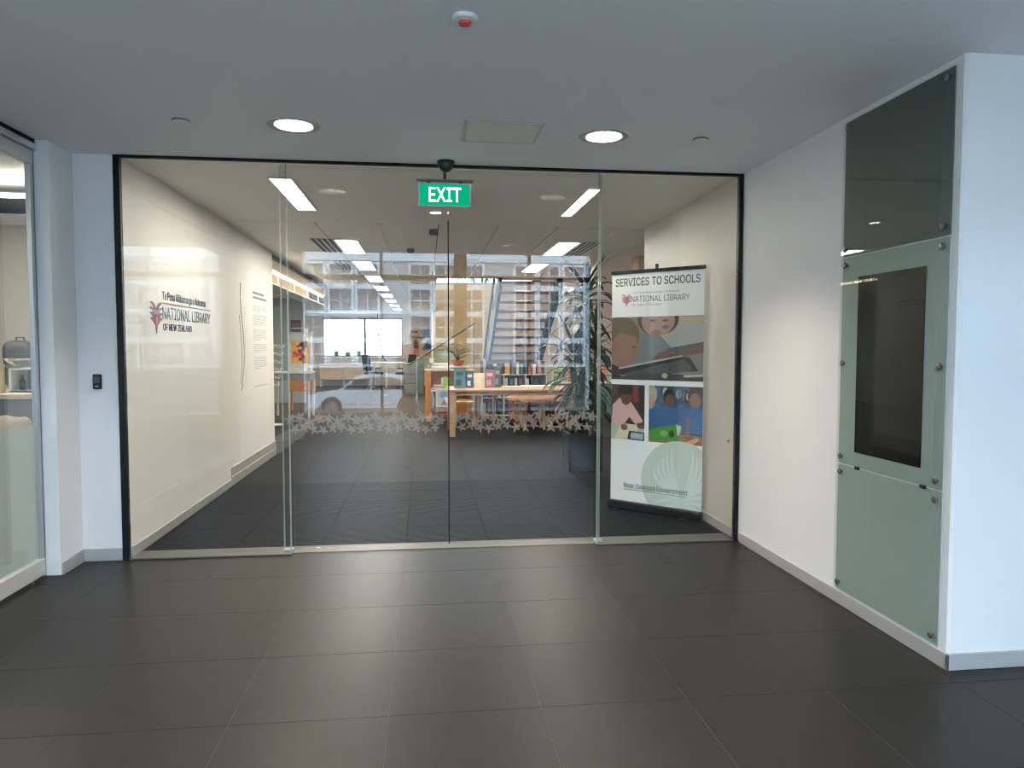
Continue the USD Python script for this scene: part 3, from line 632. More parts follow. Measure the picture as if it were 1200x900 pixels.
# ------------------------------------------------------------------ left-hand library furniture
tb = thing('side_table', 'glass-topped side table with thin metal legs beyond the left wall', 'table', (-2.70, 10.2, 0))
obj('table_top', box(-.42, .40, -.35, .35, .90, .93), 'pale_grey', tb); obj('apron', box(-.40, .38, -.33, .33, .76, .90), 'mid_grey', tb)
for sx in (-.38, .35):
    for sy in (-.3, .3): obj('leg', box(sx-.02, sx+.02, sy-.02, sy+.02, 0, .76), 'alu_light', tb)
ps = thing('poster_stand', 'clear stand with white edges holding a yellow poster on the glass-topped table', 'poster stand', (-2.55, 10.08, .93))
obj('clear_panel', box(-.22, .24, 0, .006, .02, .78), 'clear_acrylic', ps)
obj('upright', box(.20, .25, -.01, .03, 0, .80), 'white', ps); obj('upright', box(.09, .14, .10, .14, 0, .90), 'white', ps); obj('upright', box(-.235, -.22, -.01, .02, 0, .80), 'white', ps)
obj('top_edge', cat(box(-.235, .25, -.01, .02, .79, .805), box(-.18, .14, .10, .13, .885, .90)), 'white', ps)
obj('base', box(-.24, .26, -.06, .16, 0, .015), 'pale_grey', ps)
def yp(E, P):
    P((228, 178, 70), (0, 0), (1, 0), (1, 1), (0, 1)); r = random.Random(5)
    for _ in range(16): E(r.uniform(.2, .75), r.uniform(.1, .9), .10, .08, r.choice([(90, 30, 50), (190, 50, 60), (60, 40, 50), (120, 60, 40), (230, 190, 170)]))
    P((40, 34, 36), (.6, .95), (.9, .97), (.88, .7), (.62, .72)); P((226, 60, 90), (.1, .36), (.5, .42), (.5, .33), (.1, .28))
tox = lambda m, u, v, n: place(m, (u, -n, v), (1, 0, 0), (0, 0, 1), (0, -1, 0))
printed('poster', .34, .46, -.17, .17, .004, yp, 'yellow poster with dark red and pink shapes', ps, .012, tox)
cb = thing('card_box', 'small cream box on the near edge of the glass-topped table', 'box', (-2.6, 9.9, .93)); obj('box_body', box(-.07, .07, -.04, .04, 0, .055), 'cream', cb); obj('box_lid', box(-.074, .074, -.044, .044, .05, .075), 'cream', cb)
ob = thing('storage_chest', 'low orange wooden chest on legs behind the glass-topped table', 'chest', (-2.72, 11.3, 0)); obj('chest_body', box(-.30, .24, 0, .4, .46, .72), 'wood_orange', ob)
for sx in (-.28, .22):
    for sy in (.03, .37): obj('leg', box(sx-.02, sx+.02, sy-.02, sy+.02, 0, .46), 'wood_orange', ob)
rk = thing('wire_rack', 'twisted white wire display rack on the floor beside the left wall end', 'rack', (-2.78, 8.6, 0))
obj('pole', cyl(0, 0, 0, 1.55, .012, 10), 'pale_grey', rk); obj('foot', lathe(0, 0, [(0, 0), (.18, 0), (.18, .015), (.03, .03), (0, .03)], 20), 'pale_grey', rk)
for k in range(6):
    z = .75+.14*k; obj('wire_tray', tube([(.10*math.cos(a)+.02*k, .10*math.sin(a), z+.03*math.sin(3*a)) for a in np.linspace(0, 2*PI, 18)], .006, 6), 'white', rk)
for (x0, x1, z0, z1, l, mm) in ((-3.42, -3.17, 1.83, 2.13, 'small dark poster pinned on the grey wall above the yellow poster', 'dark_grey'), (-4.22, -4.13, 1.76, 1.92, 'tiny dark red card on the grey wall by the left wall end', 'maroon')):
    t = thing('poster', l, 'poster', ((x0+x1)/2, 13.99, (z0+z1)/2)); a, b = (x1-x0)/2, (z1-z0)/2; obj('sheet', box(-a, a, -.004, 0, -b, b), mm, t); obj('print_area', box(-a*.8, a*.8, -.006, -.004, -b*.7, b*.5), 'purple', t)
cbn = thing('low_cabinet', 'long low beige cabinet on thin legs under the far window', 'cabinet', (-2.95, 21.4, 0))
obj('cabinet_body', box(-.85, .95, 0, .5, .27, .82), 'beige_cab', cbn); obj('cabinet_top', box(-.87, .97, -.02, .5, .82, .85), 'white', cbn)
for k in range(2): obj('door', box(-.83+.89*k, .04+.89*k, -.018, 0, .29, .80), 'beige_cab', cbn)
for sx in (-.8, .02, .9): obj('leg', box(sx-.018, sx+.018, .02, .05, 0, .27), 'white', cbn)
for i, (x, hh) in enumerate(((-3.27, .20), (-2.86, .17), (-2.46, .21))):
    t = thing('small_speaker', f'small grey desk speaker on the far window sill, {["left", "middle", "right"][i]} of three', 'speaker', (x, FW-.06, wz0)); obj('case', box(-.075 if i != 1 else -.1, .075 if i != 1 else .1, -.05, .05, 0, hh, .008), 'mid_grey', t); obj('grille', box(-.05, .05, -.056, -.05, .03, hh-.03), 'dark_grey', t)
wt = thing('work_table', 'white-topped table with thin white legs in front of the far window', 'table', (-1.30, 20.9, 0))
obj('table_top', box(-.60, .55, -.4, .4, .875, .915), 'white', wt)
for sx in (-.5, -.08, .45):
    for sy in (-.3, .3): obj('leg', tube([(sx, sy, 0), (sx, sy, .88)], .02, 8), 'white', wt)
def office_chair(x, y, rz, label):
    t = thing('office_chair', label, 'chair', (x, y, 0), rz)
    for k in range(5):
        a = 2*PI*k/5; obj('base_leg', tube([(0, 0, .1), (.3*math.cos(a), .3*math.sin(a), .07)], .022, 6), 'black_plastic', t); obj('castor', trimesh.creation.icosphere(1, .03).apply_translation((.3*math.cos(a), .3*math.sin(a), .03)), 'black_plastic', t)
    obj('column', cyl(0, 0, .09, .5, .03, 12), 'steel', t); obj('seat', box(-.26, .24, -.24, .24, .5, .58, .03), 'black_plastic', t)
    bk = box(-.02, .02, -.22, .22, -.28, .28, .015); bk.apply_transform(trimesh.transformations.rotation_matrix(-.18, (0, 1, 0))); bk.apply_translation((-.30, 0, .92)); obj('backrest', bk, 'blue' if rz < 1 else 'black_plastic', t)
    obj('back_stem', tube([(-.15, 0, .52), (-.28, 0, .56), (-.30, 0, .75)], .025, 6), 'black_plastic', t)
    for s in (-.25, .25): obj('armrest', tube([(-.1, s, .54), (-.1, s, .72), (.12, s, .73)], .018, 6), 'black_plastic', t)
office_chair(-1.78, 20.2, .7, 'blue-black office chair on the left of the white-topped table')
office_chair(-.72, 20.1, PI-.6, 'black office chair on the right of the white-topped table')
cd = thing('blind_cord', 'thin hanging blind cord curving down in front of the far window', 'cord', (-1.75, 22.1, 0)); obj('cord', tube([(-.0+.0, 0, H), (0.02, 0, 1.9), (.10, 0, 1.35), (.22, 0, 1.0), (.30, 0, .93)], .02, 6), 'dark_grey', cd)
def wp(E, P):
    P((206, 176, 150), (0, 0), (1, 0), (1, 1), (0, 1)); P((60, 100, 140), (.5, .25), (.95, .3), (.98, .62), (.7, .55)); P((54, 40, 40), (.05, .92), (.3, .92), (.3, .88), (.05, .88)); P((54, 40, 40), (.05, .74), (.62, .70), (.62, .66), (.05, .70)); E(.2, .58, .05, .05, (40, 34, 34)); P((70, 54, 50), (.1, .55), (.3, .55), (.34, .3), (.12, .3)); P((200, 110, 80), (.1, .3), (.36, .3), (.34, .02), (.26, .02), (.22, .2), (.16, .02), (.1, .02)); P((120, 150, 190), (.5, .98), (.9, .98), (.9, .7), (.5, .72))
t = thing('wall_poster', 'large faded poster with a figure on the far wall right of the window', 'poster', (-.52, FW, 1.09)); obj('board', box(0, .78, -.01, 0, 0, 1.02), 'beige_wall', t)
printed('print_face', .76, 1.0, .01, .01, .012, wp, None, t, .03, tox)
fc = thing('filing_cabinet', 'dark grey filing cabinet near the sloping handrail', 'cabinet', (-.35, 17, 0)); obj('cabinet_body', box(-.3, .3, 0, .5, 0, .95), 'mid_grey', fc)
for k in range(3): d_ = obj('drawer', box(-.28, .28, -.015, 0, .04+.3*k, .32+.3*k), 'mid_grey', fc); obj('handle', box(-.06, .06, -.03, -.015, .2+.3*k, .215+.3*k), 'steel', d_)
bl = thing('glass_balustrade', 'greenish glass balustrade with a thin dark sloping handrail', 'balustrade', (0, 13, 0))
for a, b, h in ((-.2, .18, 1.18), (.2, .58, 1.42)): obj('glass_panel', box(a, b, -.005, .005, .05, h), 'glass_green', bl)
obj('handrail', tube([(-.42, 0, .99), (1.25, 0, 2.05)], .018, 8), 'dark_grey', bl)
for x in (-.22, .59, 1.2): obj('post', box(x-.015, x+.015, -.015, .015, 0, .99+(x+.42)*.635), 'steel', bl)

# ------------------------------------------------------------------ middle of the library
dk = thing('reception_desk', 'orange wooden reception counter with open front shelf left of the reading table', 'desk', (.0, 9.0, 0))
obj('side_panel', box(-.01, .10, 0, .6, 0, .97), 'wood_orange', dk); obj('side_panel', box(.90, .94, 0, .6, 0, .97), 'wood_orange', dk); obj('desk_top', box(-.02, .96, -.02, .62, .97, 1.0), 'wood_light', dk); obj('back_panel', box(.10, .90, .4, .43, .1, .97), 'wood_orange', dk); obj('shelf', box(.10, .90, .02, .4, .58, .60), 'white', dk)
pp = thing('paper_tray', 'stack of white papers and trays on the reception counter', 'papers', (.28, 9.25, 1.0))
for k in range(4): obj('sheet_stack', box(-.18+.02*k, .20-.01*k, -.13, .13, .032*k, .032*k+.028), 'white' if k % 2 else 'pale_grey', pp)
obj('upright_folder', box(-.20, -.12, -.1, .1, .13, .22), 'white', pp)
gb = thing('green_folder', 'bright green folder leaning on the counter shelf', 'folder', (.38, 9.12, .60)); m = box(-.06, .06, -.008, .008, 0, .25); m.apply_transform(trimesh.transformations.rotation_matrix(.25, (0, 1, 0))); m.apply_translation((-.02, 0, .01)); obj('cover', m, 'green_bright', gb); m = box(-.055, .055, -.006, .006, .006, .245); m.apply_translation((-.02, .012, 0.0)); obj('pages', m, 'white', gb)
mg = thing('magazine_pile', 'spread of pink and white magazines on the counter shelf', 'magazines', (.2, 9.15, .60))
for k in range(5): obj('magazine', box(-.12+.015*k, .10+.012*k, -.1, .1, .02*k, .02*k+.016), ['pink', 'white', 'pale_grey', 'pink', 'white'][k], mg)
bh = thing('brochure_holder', 'grey framed picture board standing in front of the reception counter', 'picture board', (.33, 8.85, 0))
obj('frame', box(-.14, .16, 0, .03, .28, .64), 'pale_grey', bh)
def bp(E, P): P((176, 178, 176), (0, 0), (1, 0), (1, 1), (0, 1)); E(.5, .7, .3, .2, (110, 140, 180)); E(.6, .35, .2, .2, (236, 236, 236)); P((110, 110, 120), (.3, .1), (.5, .5), (.7, .1))
printed('picture', .25, .3, -.105, .31, .002, bp, None, bh, .02, tox)
for sx in (-.12, .14): obj('leg', box(sx-.015, sx+.015, .003, .027, 0, .28), 'mid_grey', bh)
ts = thing('plant_table', 'plain grey pedestal under the potted palm behind the counter', 'stand', (.66, 9.9, 0)); obj('column', box(-.2, .2, -.2, .2, 0, 1.02), 'mid_grey', ts); obj('top', box(-.22, .22, -.22, .22, 1.02, 1.05), 'pale_grey', ts)
pa = thing('potted_palm', 'potted palm with arching fronds in a terracotta bowl behind the counter', 'plant', (.66, 9.9, 1.05))
obj('pot', lathe(0, 0, [(0, 0), (.09, 0), (.14, .11), (.15, .12), (.13, .12), (.12, .10), (0, .10)], 28), 'terracotta', pa, smooth=40)
obj('soil', cyl(0, 0, .09, .104, .122), 'soil', pa)
for k in range(13):
    a = 2*PI*k/13+.3*rng.random(); el = rng.uniform(.75, 1.35); L = rng.uniform(.36, .55)
    d = np.array([math.cos(a)*math.cos(el), math.sin(a)*math.cos(el), math.sin(el)]); p = np.array([0, 0, .1]); pts = [p]; dd = d.copy(); lm = []
    for i in range(12):
        p = p+dd*L/12; dd = dd+np.array([0, 0, -.09]); dd += .05*np.array([math.cos(a), math.sin(a), 0]); dd /= np.linalg.norm(dd); pts.append(p)
        if i > 3:
            sd_ = np.cross(dd, (0, 0, 1.)); sd_ /= np.linalg.norm(sd_)
            for s in (-1, 1): lm.append(leaf(p, sd_*s*.8+dd*.7, .16*math.sin(PI*(i-2)/11)+.04, .018, .8, n=3))
    obj('frond', cat([tube(pts, np.linspace(.007, .002, len(pts)), 5)]+lm), 'leaf_palm', pa)
rt_ = thing('reading_table', 'long wooden reading table with square legs in the middle of the library', 'table', (.38, 6.42, 0))
obj('table_top', box(-.02, 2.22, 0, 1.15, .725, .755), 'wood_table', rt_); obj('apron', cat(box(.06, 2.14, .05, .075, .66, .725), box(.06, 2.14, 1.07, 1.095, .66, .725)), 'wood_table', rt_)
for sx in (0, 2.11):
    for sy in (.02, 1.04): obj('leg', box(sx, sx+.09, sy, sy+.09, 0, .725), 'wood_table', rt_)
def propped(name, x, y, z, w_, h_, mat, label, cat_='book', tilt=.16, strip='white'):
    t = thing(name, label, cat_, (x, y, z)); T = trimesh.transformations.rotation_matrix(-tilt, (1, 0, 0))
    m = box(-w_/2, w_/2, -.003, .003, 0, h_, .001); m.apply_transform(T); obj('cover', m, mat, t)
    m = box(-w_/2+.004, w_/2-.004, .0035, .018, .003, h_-.003, .001); m.apply_transform(T); obj('pages', m, 'white', t)
    m = box(-w_*.3, w_*.3, -.005, -.003, h_*.62, h_*.80, .0005); m.apply_transform(T); obj('title_block', m, strip, t)
    m = box(-w_*.33, w_*.1, -.005, -.003, h_*.12, h_*.42, .0005); m.apply_transform(T); obj('picture_block', m, strip if strip != 'white' else 'cream', t)
    return t
propped('picture_book', .565, 6.95, .757, .19, .34, 'teal', 'dark teal picture book standing at the left end of the reading table', strip='leaf_mid' if False else 'blue')
propped('picture_book', .735, 7.0, .757, .13, .28, 'blue', 'blue picture book standing just right of the dark teal one on the table', strip='pale_grey')
propped('picture_book', 1.07, 6.98, .757, .17, .31, 'purple', 'purple patterned picture book standing on the reading table', strip='pink')
propped('picture_book', 1.21, 7.1, .757, .12, .36, 'dark_grey', 'tall dark grey book standing right of the purple one on the table', strip='mid_grey')
t = thing('book_box', 'pale open cardboard box between the blue and purple books on the table', 'box', (.90, 7.1, .755)); obj('box_body', box(-.09, .09, -.07, .07, 0, .10), 'cream', t); obj('box_lid', box(-.095, .095, .02, .04, .1, .24), 'cream', t)
t = thing('open_papers', 'cream papers lying flat along the back of the reading table', 'papers', (1.75, 7.25, .755)); obj('sheet', box(-.42, .30, -.15, .15, 0, .012), 'cream', t); obj('sheet', box(-.1, .5, -.1, .2, .012, .02), 'white', t)
# wooden chair and pink-framed stool under the table
ch = thing('wooden_chair', 'light wooden chair pushed under the left end of the reading table', 'chair', (.72, 8.1, 0))
obj('seat', box(-.19, .17, -.19, .2, .42, .45), 'wood_light', ch); obj('top_rail', box(-.19, .17, -.21, -.185, .56, .66), 'wood_light', ch); obj('mid_rail', box(-.17, .15, -.205, -.185, .47, .50), 'wood_light', ch)
for sx, sy, h in ((-.185, -.2, .66), (.155, -.2, .66), (-.185, .18, .42), (.155, .18, .42)): obj('leg', box(sx-.016, sx+.016, sy-.016, sy+.016, 0, h), 'wood_light', ch)
sf = thing('metal_stool', 'thin pinkish metal frame stool under the middle of the reading table', 'stool', (1.04, 7.75, 0))
obj('seat', box(-.18, .18, -.16, .16, .60, .62), 'pink_metal', sf)
for sx in (-.165, .165):
    for sy in (-.14, .14): obj('leg', tube([(sx, sy, 0), (sx, sy, .6)], .016 if sx > 0 else .022, 8), 'pink_metal', sf)
obj('foot_ring', cat(tube([(-.165, -.14, .2), (.165, -.14, .2)], .008, 6), tube([(-.165, .14, .2), (.165, .14, .2)], .008, 6)), 'pink_metal', sf)
# round drum table with stool
dr = thing('drum_table', 'round dark red upholstered drum with an orange wooden top', 'table', (2.10, 8.30, 0))
obj('drum', lathe(0, 0, [(0, .02), (.52, .02), (.56, .05), (.56, .42), (.53, .45), (0, .45)], 48), 'red_fabric', dr, smooth=40); obj('top', lathe(0, 0, [(0, .45), (.58, .45), (.595, .465), (.595, .50), (.58, .515), (0, .515)], 56), 'wood_top', dr, smooth=30)
for k in range(8): a = 2*PI*k/8+.2; obj('seam', box(-.006, .006, -.004, .004, .05, .44).apply_transform(trimesh.transformations.rotation_matrix(a-PI/2, (0, 0, 1))).apply_translation((.56*math.cos(a), .56*math.sin(a), 0)), 'red_fabric', dr)
st = thing('wooden_stool', 'orange wooden stool with bent legs in front of the red drum table', 'stool', (1.88, 7.46, 0))
obj('seat', lathe(0, 0, [(0, .44), (.21, .44), (.225, .452), (.225, .468), (.21, .48), (0, .48)], 40), 'wood_orange', st, smooth=40)
for sx, sy in ((-.15, -.15), (.15, -.15), (-.15, .15), (.15, .15)):
    l = np.array([sx, sy]); obj('leg', tube([(l[0]*1.12, l[1]*1.12, 0), (l[0]*1.08, l[1]*1.08, .36), (l[0]*.98, l[1]*.98, .42), (l[0]*.6, l[1]*.6, .445)], [.024, .028, .028, .02], 8), 'wood_light', st, smooth=50)
propped('picture_book', 1.63, 7.66, .0, .10, .50, 'yellow', 'tall yellow book leaning against the left of the red drum table', tilt=.08, strip='orange')
# low bookshelf
bs = thing('bookshelf', 'low grey-white bookshelf below the staircase', 'bookshelf', (1.15, 9.74, 0))
for z in (.04, .40, .62, .88): obj('shelf', box(0, 1.36, 0, .34, z-.02, z), 'white', bs)
for x in (0, .45, .9, 1.34): obj('upright', box(x, x+.02, 0, .34, 0, .86), 'white', bs)
obj('back_panel', box(0, 1.36, .34, .36, 0, 1.15), 'stair_tread', bs, label='dark brown back panel rising above the shelf')
cols = [('pale_grey', 'pale grey'), ('dark_grey', 'black'), ('white', 'white'), ('dark_grey', 'black'), ('yellow', 'yellow'), ('purple', 'plum'), ('cream', 'cream'), ('teal', 'teal'), ('blue', 'blue'), ('orange', 'orange'), ('white', 'white'), ('pink', 'pink')]
x = 1.19
nth = ['first', 'second', 'third', 'fourth', 'fifth', 'sixth', 'seventh', 'eighth', 'ninth', 'tenth', 'eleventh', 'twelfth']
def spine_book(x, y, z, w_, h_, mat, label, group):
    t = thing('book', label, 'book', (x, y, z), group=group); obj('cover', cat(box(0, .006, 0, .17, 0, h_, .001), box(w_-.006, w_, 0, .17, 0, h_, .001), box(0, w_, 0, .006, 0, h_, .001)), mat, t); obj('pages', box(.0062, w_-.0062, .0062, .165, .004, h_-.006, .0008), 'white', t)
for k, (mm, cn) in enumerate(cols):
    w_ = rng.uniform(.055, .085) if k != 4 else .11; h_ = rng.uniform(.2, .29)
    spine_book(x, 9.80, .88, w_, h_, mm, f'{cn} book standing {nth[k]} from the left on top of the low bookshelf', 'books on top of the low bookshelf'); x += w_+rng.uniform(.012, .04)
for zi, z in ((0, .04), (1, .40), (2, .62)):
    for k in range(12):
        h_ = (.18 if zi == 2 else .17 if zi == 1 else .28)*rng.uniform(.8, 1.0); bay = k//4; xx = 1.15+.03+.45*bay+.10*(k % 4)
        mm, cn = cols[(k*5+zi*3) % 12]
        spine_book(xx, 9.79, z, rng.uniform(.05, .08), h_, mm, f'{cn} book {nth[k]} from the left on the {["bottom", "middle", "upper"][zi]} shelf of the low bookshelf', 'books inside the low bookshelf')
dsf = thing('display_shelf', 'low white display unit for picture books behind the big plant', 'shelf', (2.55, 9.5, 0)); obj('shelf_top', box(0, 1.7, -.15, .35, .70, .73), 'white', dsf); obj('front_panel', box(.02, 1.68, -.10, -.08, 0, .70), 'teal', dsf); obj('side_panel', box(0, .03, -.13, .35, 0, .70), 'white', dsf); obj('side_panel', box(1.67, 1.7, -.13, .35, 0, .70), 'white', dsf)
for k, (x, w_, h_, mm, l, s2) in enumerate(((2.70, .32, .27, 'green_book', 'wide green picture book at the left of the display unit', 'teal'), (2.98, .16, .30, 'orange', 'orange picture book next to the wide green one', 'yellow'), (3.18, .16, .2, 'yellow', 'yellow picture book on the display unit behind the plant leaves', 'orange'), (3.38, .17, .24, 'pink', 'pink picture book on the display unit near the banner', 'white'), (3.60, .18, .33, 'orange', 'tall orange picture book at the right of the display unit by the banner', 'pink'))):
    propped('picture_book', x, 9.45, .73, w_, h_, mm, l, strip=s2)
# staircase
sc = thing('staircase', 'open staircase with beige risers and dark stringers climbing towards the hall', 'staircase', (1.88, 8.0, 0))
SL = .64; rise = .165; go = rise/SL; nS = 17
for k in range(nS):
    z = 2.82-rise*k; y = .0+go*k
    if z < .05: break
    obj('riser', box(-.50, .50, y, y+.018, z-rise+.0, z-.05), 'stair_beige', sc); obj('tread', box(-.50, .50, y-.02, y+go+.03, z-.05, z), 'stair_tread', sc)
for s in (-1, 1):
    pr = Polygon([(0-.12, 2.90), (0-.12, 2.52), (4.1, -.02+.0), (4.45, .0), (4.45, .1)])
    m = extr(pr, .05 if s < 0 else .10); obj('stringer', place(m, ((-.56 if s < 0 else .50), 0, 0), (0, 1, 0), (0, 0, 1), (1, 0, 0)), 'stair_dark', sc)
for s in (-.535,):
    obj('handrail', tube([(s, -.1, 3.55), (s, 3.6, 1.2)], .022, 8), 'stair_dark', sc)
    for k in range(4): y = .4+.95*k; obj('baluster', tube([(s, y, 2.72-SL*y), (s, y, 3.47-SL*(y))], .01, 6), 'stair_dark', sc)

# ------------------------------------------------------------------ big plant by the right
pl_ = thing('tall_plant', 'tall leafy plant with strap leaves on a dark stake in a square planter', 'plant', (1.83, 3.25, 0))
obj('planter', cat([box(-.2, .2, -.2, -.17, 0, .44), box(-.2, .2, .17, .2, 0, .44), box(-.2, -.17, -.17, .17, 0, .44), box(.17, .2, -.17, .17, 0, .44), box(-.17, .17, -.17, .17, 0, .02)]), 'planter', pl_); obj('soil', box(-.17, .17, -.17, .17, .30, .34), 'soil', pl_)
obj('stake', tube([(-.02, -.05, .30), (-.02, -.05, 1.0), (-.015, -.05, 1.72)], .028, 10), 'trunk', pl_, label='dark moss stake')
obj('moss_pole', box(.01, .10, .02, .06, .30, 1.93, .012), 'moss', pl_, label='broad grey-green moss pole')
stems = [[(.05, .03, .3), (.06, .02, 1.1), (.05, .02, 1.9), (.04, .0, 2.15)], [(-.06, .06, .3), (-.05, .08, .9), (-.10, .06, 1.45)], [(.09, -.04, .3), (.13, -.05, .9), (.15, -.02, 1.6)]]
for s in stems: obj('stem', tube(s, np.linspace(.022, .014, len(s)), 8), 'leaf_mid', pl_)
n = 0
for si, s in enumerate(stems):
    s = np.array(s); cnt = [74, 44, 44][si]
    for k in range(cnt):
        f = .28+.72*(k+.5)/cnt; q = f*(len(s)-1); i = min(int(q), len(s)-2); p = s[i]+(s[i+1]-s[i])*(q-i)
        a = k*2.399+si; el = -.1+1.1*f**3+rng.uniform(-.1, .2)
        d = (math.cos(a)*math.cos(el)*1.0, math.sin(a)*math.cos(el), math.sin(el))
        obj('leaf', leaf(p, d, rng.uniform(.36, .58), rng.uniform(.06, .092), 1.9 if f < .93 else .5, n=7), 'leaf_dark' if k % 3 else 'leaf_mid', pl_, smooth=60)
for k in range(5):
    a = k*1.26; obj('leaf', leaf((.04, 0, 2.14), (.16*math.cos(a), .16*math.sin(a), 1), .30, .055, .10, n=6), 'leaf_dark', pl_, smooth=60)

# ------------------------------------------------------------------ side room on the left, behind its glass door
cn = thing('side_counter', 'pale counter against the back of the side room on the left', 'counter', (-3.7, 1.55, 0)); obj('counter_top', box(-1.6, .62, -.25, .62, 1.0, 1.04), 'cream', cn); obj('front_panel', box(-1.58, .60, -.2, -.18, 0, 1.0), 'mid_grey', cn); obj('end_panel', box(.58, .6, -.2, .5, 0, 1.0), 'mid_grey', cn)
mw = thing('open_shelf_box', 'grey open box shelf with a white rim on the side room counter', 'shelf', (-3.36, 1.55, 1.04)); obj('shell', cat(box(-.17, .25, 0, .02, 0, .02), box(-.17, .25, 0, .3, .19, .21), box(-.17, .25, 0, .3, 0, .02), box(-.17, -.15, 0, .3, 0, .21), box(.23, .25, 0, .3, 0, .21)), 'white', mw); obj('back_panel', box(-.15, .23, .27, .29, .02, .19), 'blue_grey', mw)
t = thing('dark_bottle', 'thin dark bottle inside the open box shelf', 'bottle', (-3.47, 1.65, 1.06)); obj('bottle_body', lathe(0, 0, [(0, 0), (.022, 0), (.022, .075), (.010, .10), (.010, .125), (0, .125)], 20), 'black_plastic', t, smooth=40); obj('cap', cyl(0, 0, .12, .127, .012), 'dark_grey', t)
t = thing('silver_bowl', 'shallow silver bowl on top of the open box shelf', 'bowl', (-3.47, 1.68, 1.25)); obj('bowl', lathe(0, 0, [(0, .0), (.06, .0), (.065, .01), (.13, .055), (.15, .08), (.145, .082), (.12, .06), (.05, .018), (0, .015)], 36), 'chrome', t, smooth=40); obj('foot_ring', cyl(0, 0, -.0, .008, .066), 'chrome', t)
t = thing('beige_carton', 'beige carton on the counter at the left picture edge', 'box', (-3.66, 1.5, 1.04)); obj('carton', box(-.12, .08, -.06, .1, 0, .24), 'cream', t); obj('flap', box(-.12, .08, -.065, -.06, .16, .24), 'cream', t)
t = thing('dark_backpack', 'dark rounded backpack standing behind the silver bowl', 'bag', (-3.66, 2.0, 1.04)); v = trimesh.creation.icosphere(3, 1.0); vv = v.vertices.copy(); vv = np.sign(vv)*np.abs(vv)**.6; vv *= [.14, .10, .225]; vv += [0, 0, .225]; vv[:, 0] += .02*np.sin(9*vv[:, 2]); obj('bag_body', trimesh.Trimesh(vv, v.faces), 'dark_grey', t, smooth=True); obj('pocket', box(-.1, .1, -.125, -.08, .05, .22, .03), 'dark_grey', t); obj('top_handle', tube([(-.04, 0, .43), (-.03, 0, .475), (.03, 0, .475), (.04, 0, .43)], .008, 6), 'dark_grey', t)
t = thing('side_desk', 'lower grey desk in front of the counter in the side room', 'desk', (-3.35, .95, 0)); obj('desk_top', box(-.9, .35, -.25, .3, .70, .735), 'pale_grey', t); obj('end_panel', box(.31, .345, -.25, .3, 0, .70), 'mid_grey', t); obj('end_panel', box(-.89, -.86, -.25, .3, 0, .70), 'mid_grey', t)
pk = thing('wrapped_parcel', 'clear plastic wrapped parcel on the lower desk in the side room', 'parcel', (-3.35, .95, .735)); v = trimesh.creation.icosphere(3, 1.0); vv = np.sign(v.vertices)*np.abs(v.vertices)**.55*[.26, .16, .075]+[0, 0, .075]; vv += .03*(meshkit.noise(vv*14)[:, None]-.5)*v.vertices; vv[:, 2] = np.maximum(vv[:, 2], .001); obj('plastic_wrap', trimesh.Trimesh(vv, v.faces), 'plastic_wrap', pk); obj('contents', box(-.2, .2, -.1, .1, .01, .10, .02), 'cream', pk)
troffer(-4.3, -3.18, 1.28, 1.50, 'lit fluorescent strip on the side room ceiling, left picture edge')
troffer(-4.6, -4.3, -3.2, -2.0, 'lit ceiling panel nearer the street in the side room')

# ------------------------------------------------------------------ outside, seen mirrored in the glass
GZ = -.95
struct('ground', cat(box(-40, 40, -60, -9.0, GZ-.2, GZ), box(-40, 40, 23, 60, GZ-.2, GZ), box(.5, 40, 16.3, 23, GZ-.2, GZ)), 'asphalt')
struct('pavement', cat(box(-40, 40, -8.99, -6.5, -.3, -.02), box(-40, 40, -8.98, -6.6, -.31, -.03)), 'pavement'); struct('pavement_far', box(-40, 40, -26, -23.2, GZ, GZ+.14), 'plinth')
FYB = -26.0
bd = thing('office_building', 'white gridded office building across the street, mirrored in the glass doors', 'building', (0, FYB, GZ))
obj('wall', box(-20, 20, -6, -.12, 0, 9.0), 'facade_grey', bd); obj('plinth', box(-20, 20, -.12, .04, .14, 1.52), 'plinth', bd); obj('fascia', box(-20, 20, -.12, .05, 6.05, 7.3), 'facade_white', bd); obj('parapet', box(-20.1, 20.1, -6.1, .1, 8.9, 9.3), 'facade_white', bd)
blank = [(-2.0, -.75), (2.55, 3.75)]
xs = [-12.4+1.13*k for k in range(0, 22)]
xcols = [(-13.3, -12.2), (-12.2, -11.1), (-11.1, -10.0), (-8.7, -7.6), (-7.6, -6.5), (-6.5, -5.4), (-5.25, -4.14), (-4.10, -3.0), (-2.96, -1.9), (-.72, .30), (.32, 1.42), (1.44, 2.56), (3.80, 4.85), (4.87, 5.9), (5.95, 7.0), (8.2, 9.3), (9.3, 10.4)]
zr = [1.53, 2.67, 3.81, 4.95]
for a, b in xcols:
    for z0, z1 in zip(zr, zr[1:]+[6.0]):
        fr = [box(a, a+.11, -.12, .03, z0, z1), box(b-.11, b, -.12, .03, z0, z1), box(a+.109, b-.109, -.12, .026, z0+.001, z0+.13), box(a+.109, b-.109, -.12, .026, z1-.1, z1-.001), box((a+b)/2-.022, (a+b)/2+.022, -.105, .0, z0+.12, z1-.09), box(a+.1, b-.1, -.105, -.004, (z0+z1)/2-.02, (z0+z1)/2+.02)]
        wd = obj('window', cat(fr), 'facade_white', bd); obj('pane', box(a+.09, b-.09, -.117, -.08, z0+.1, z1-.08), 'facade_pane', wd)
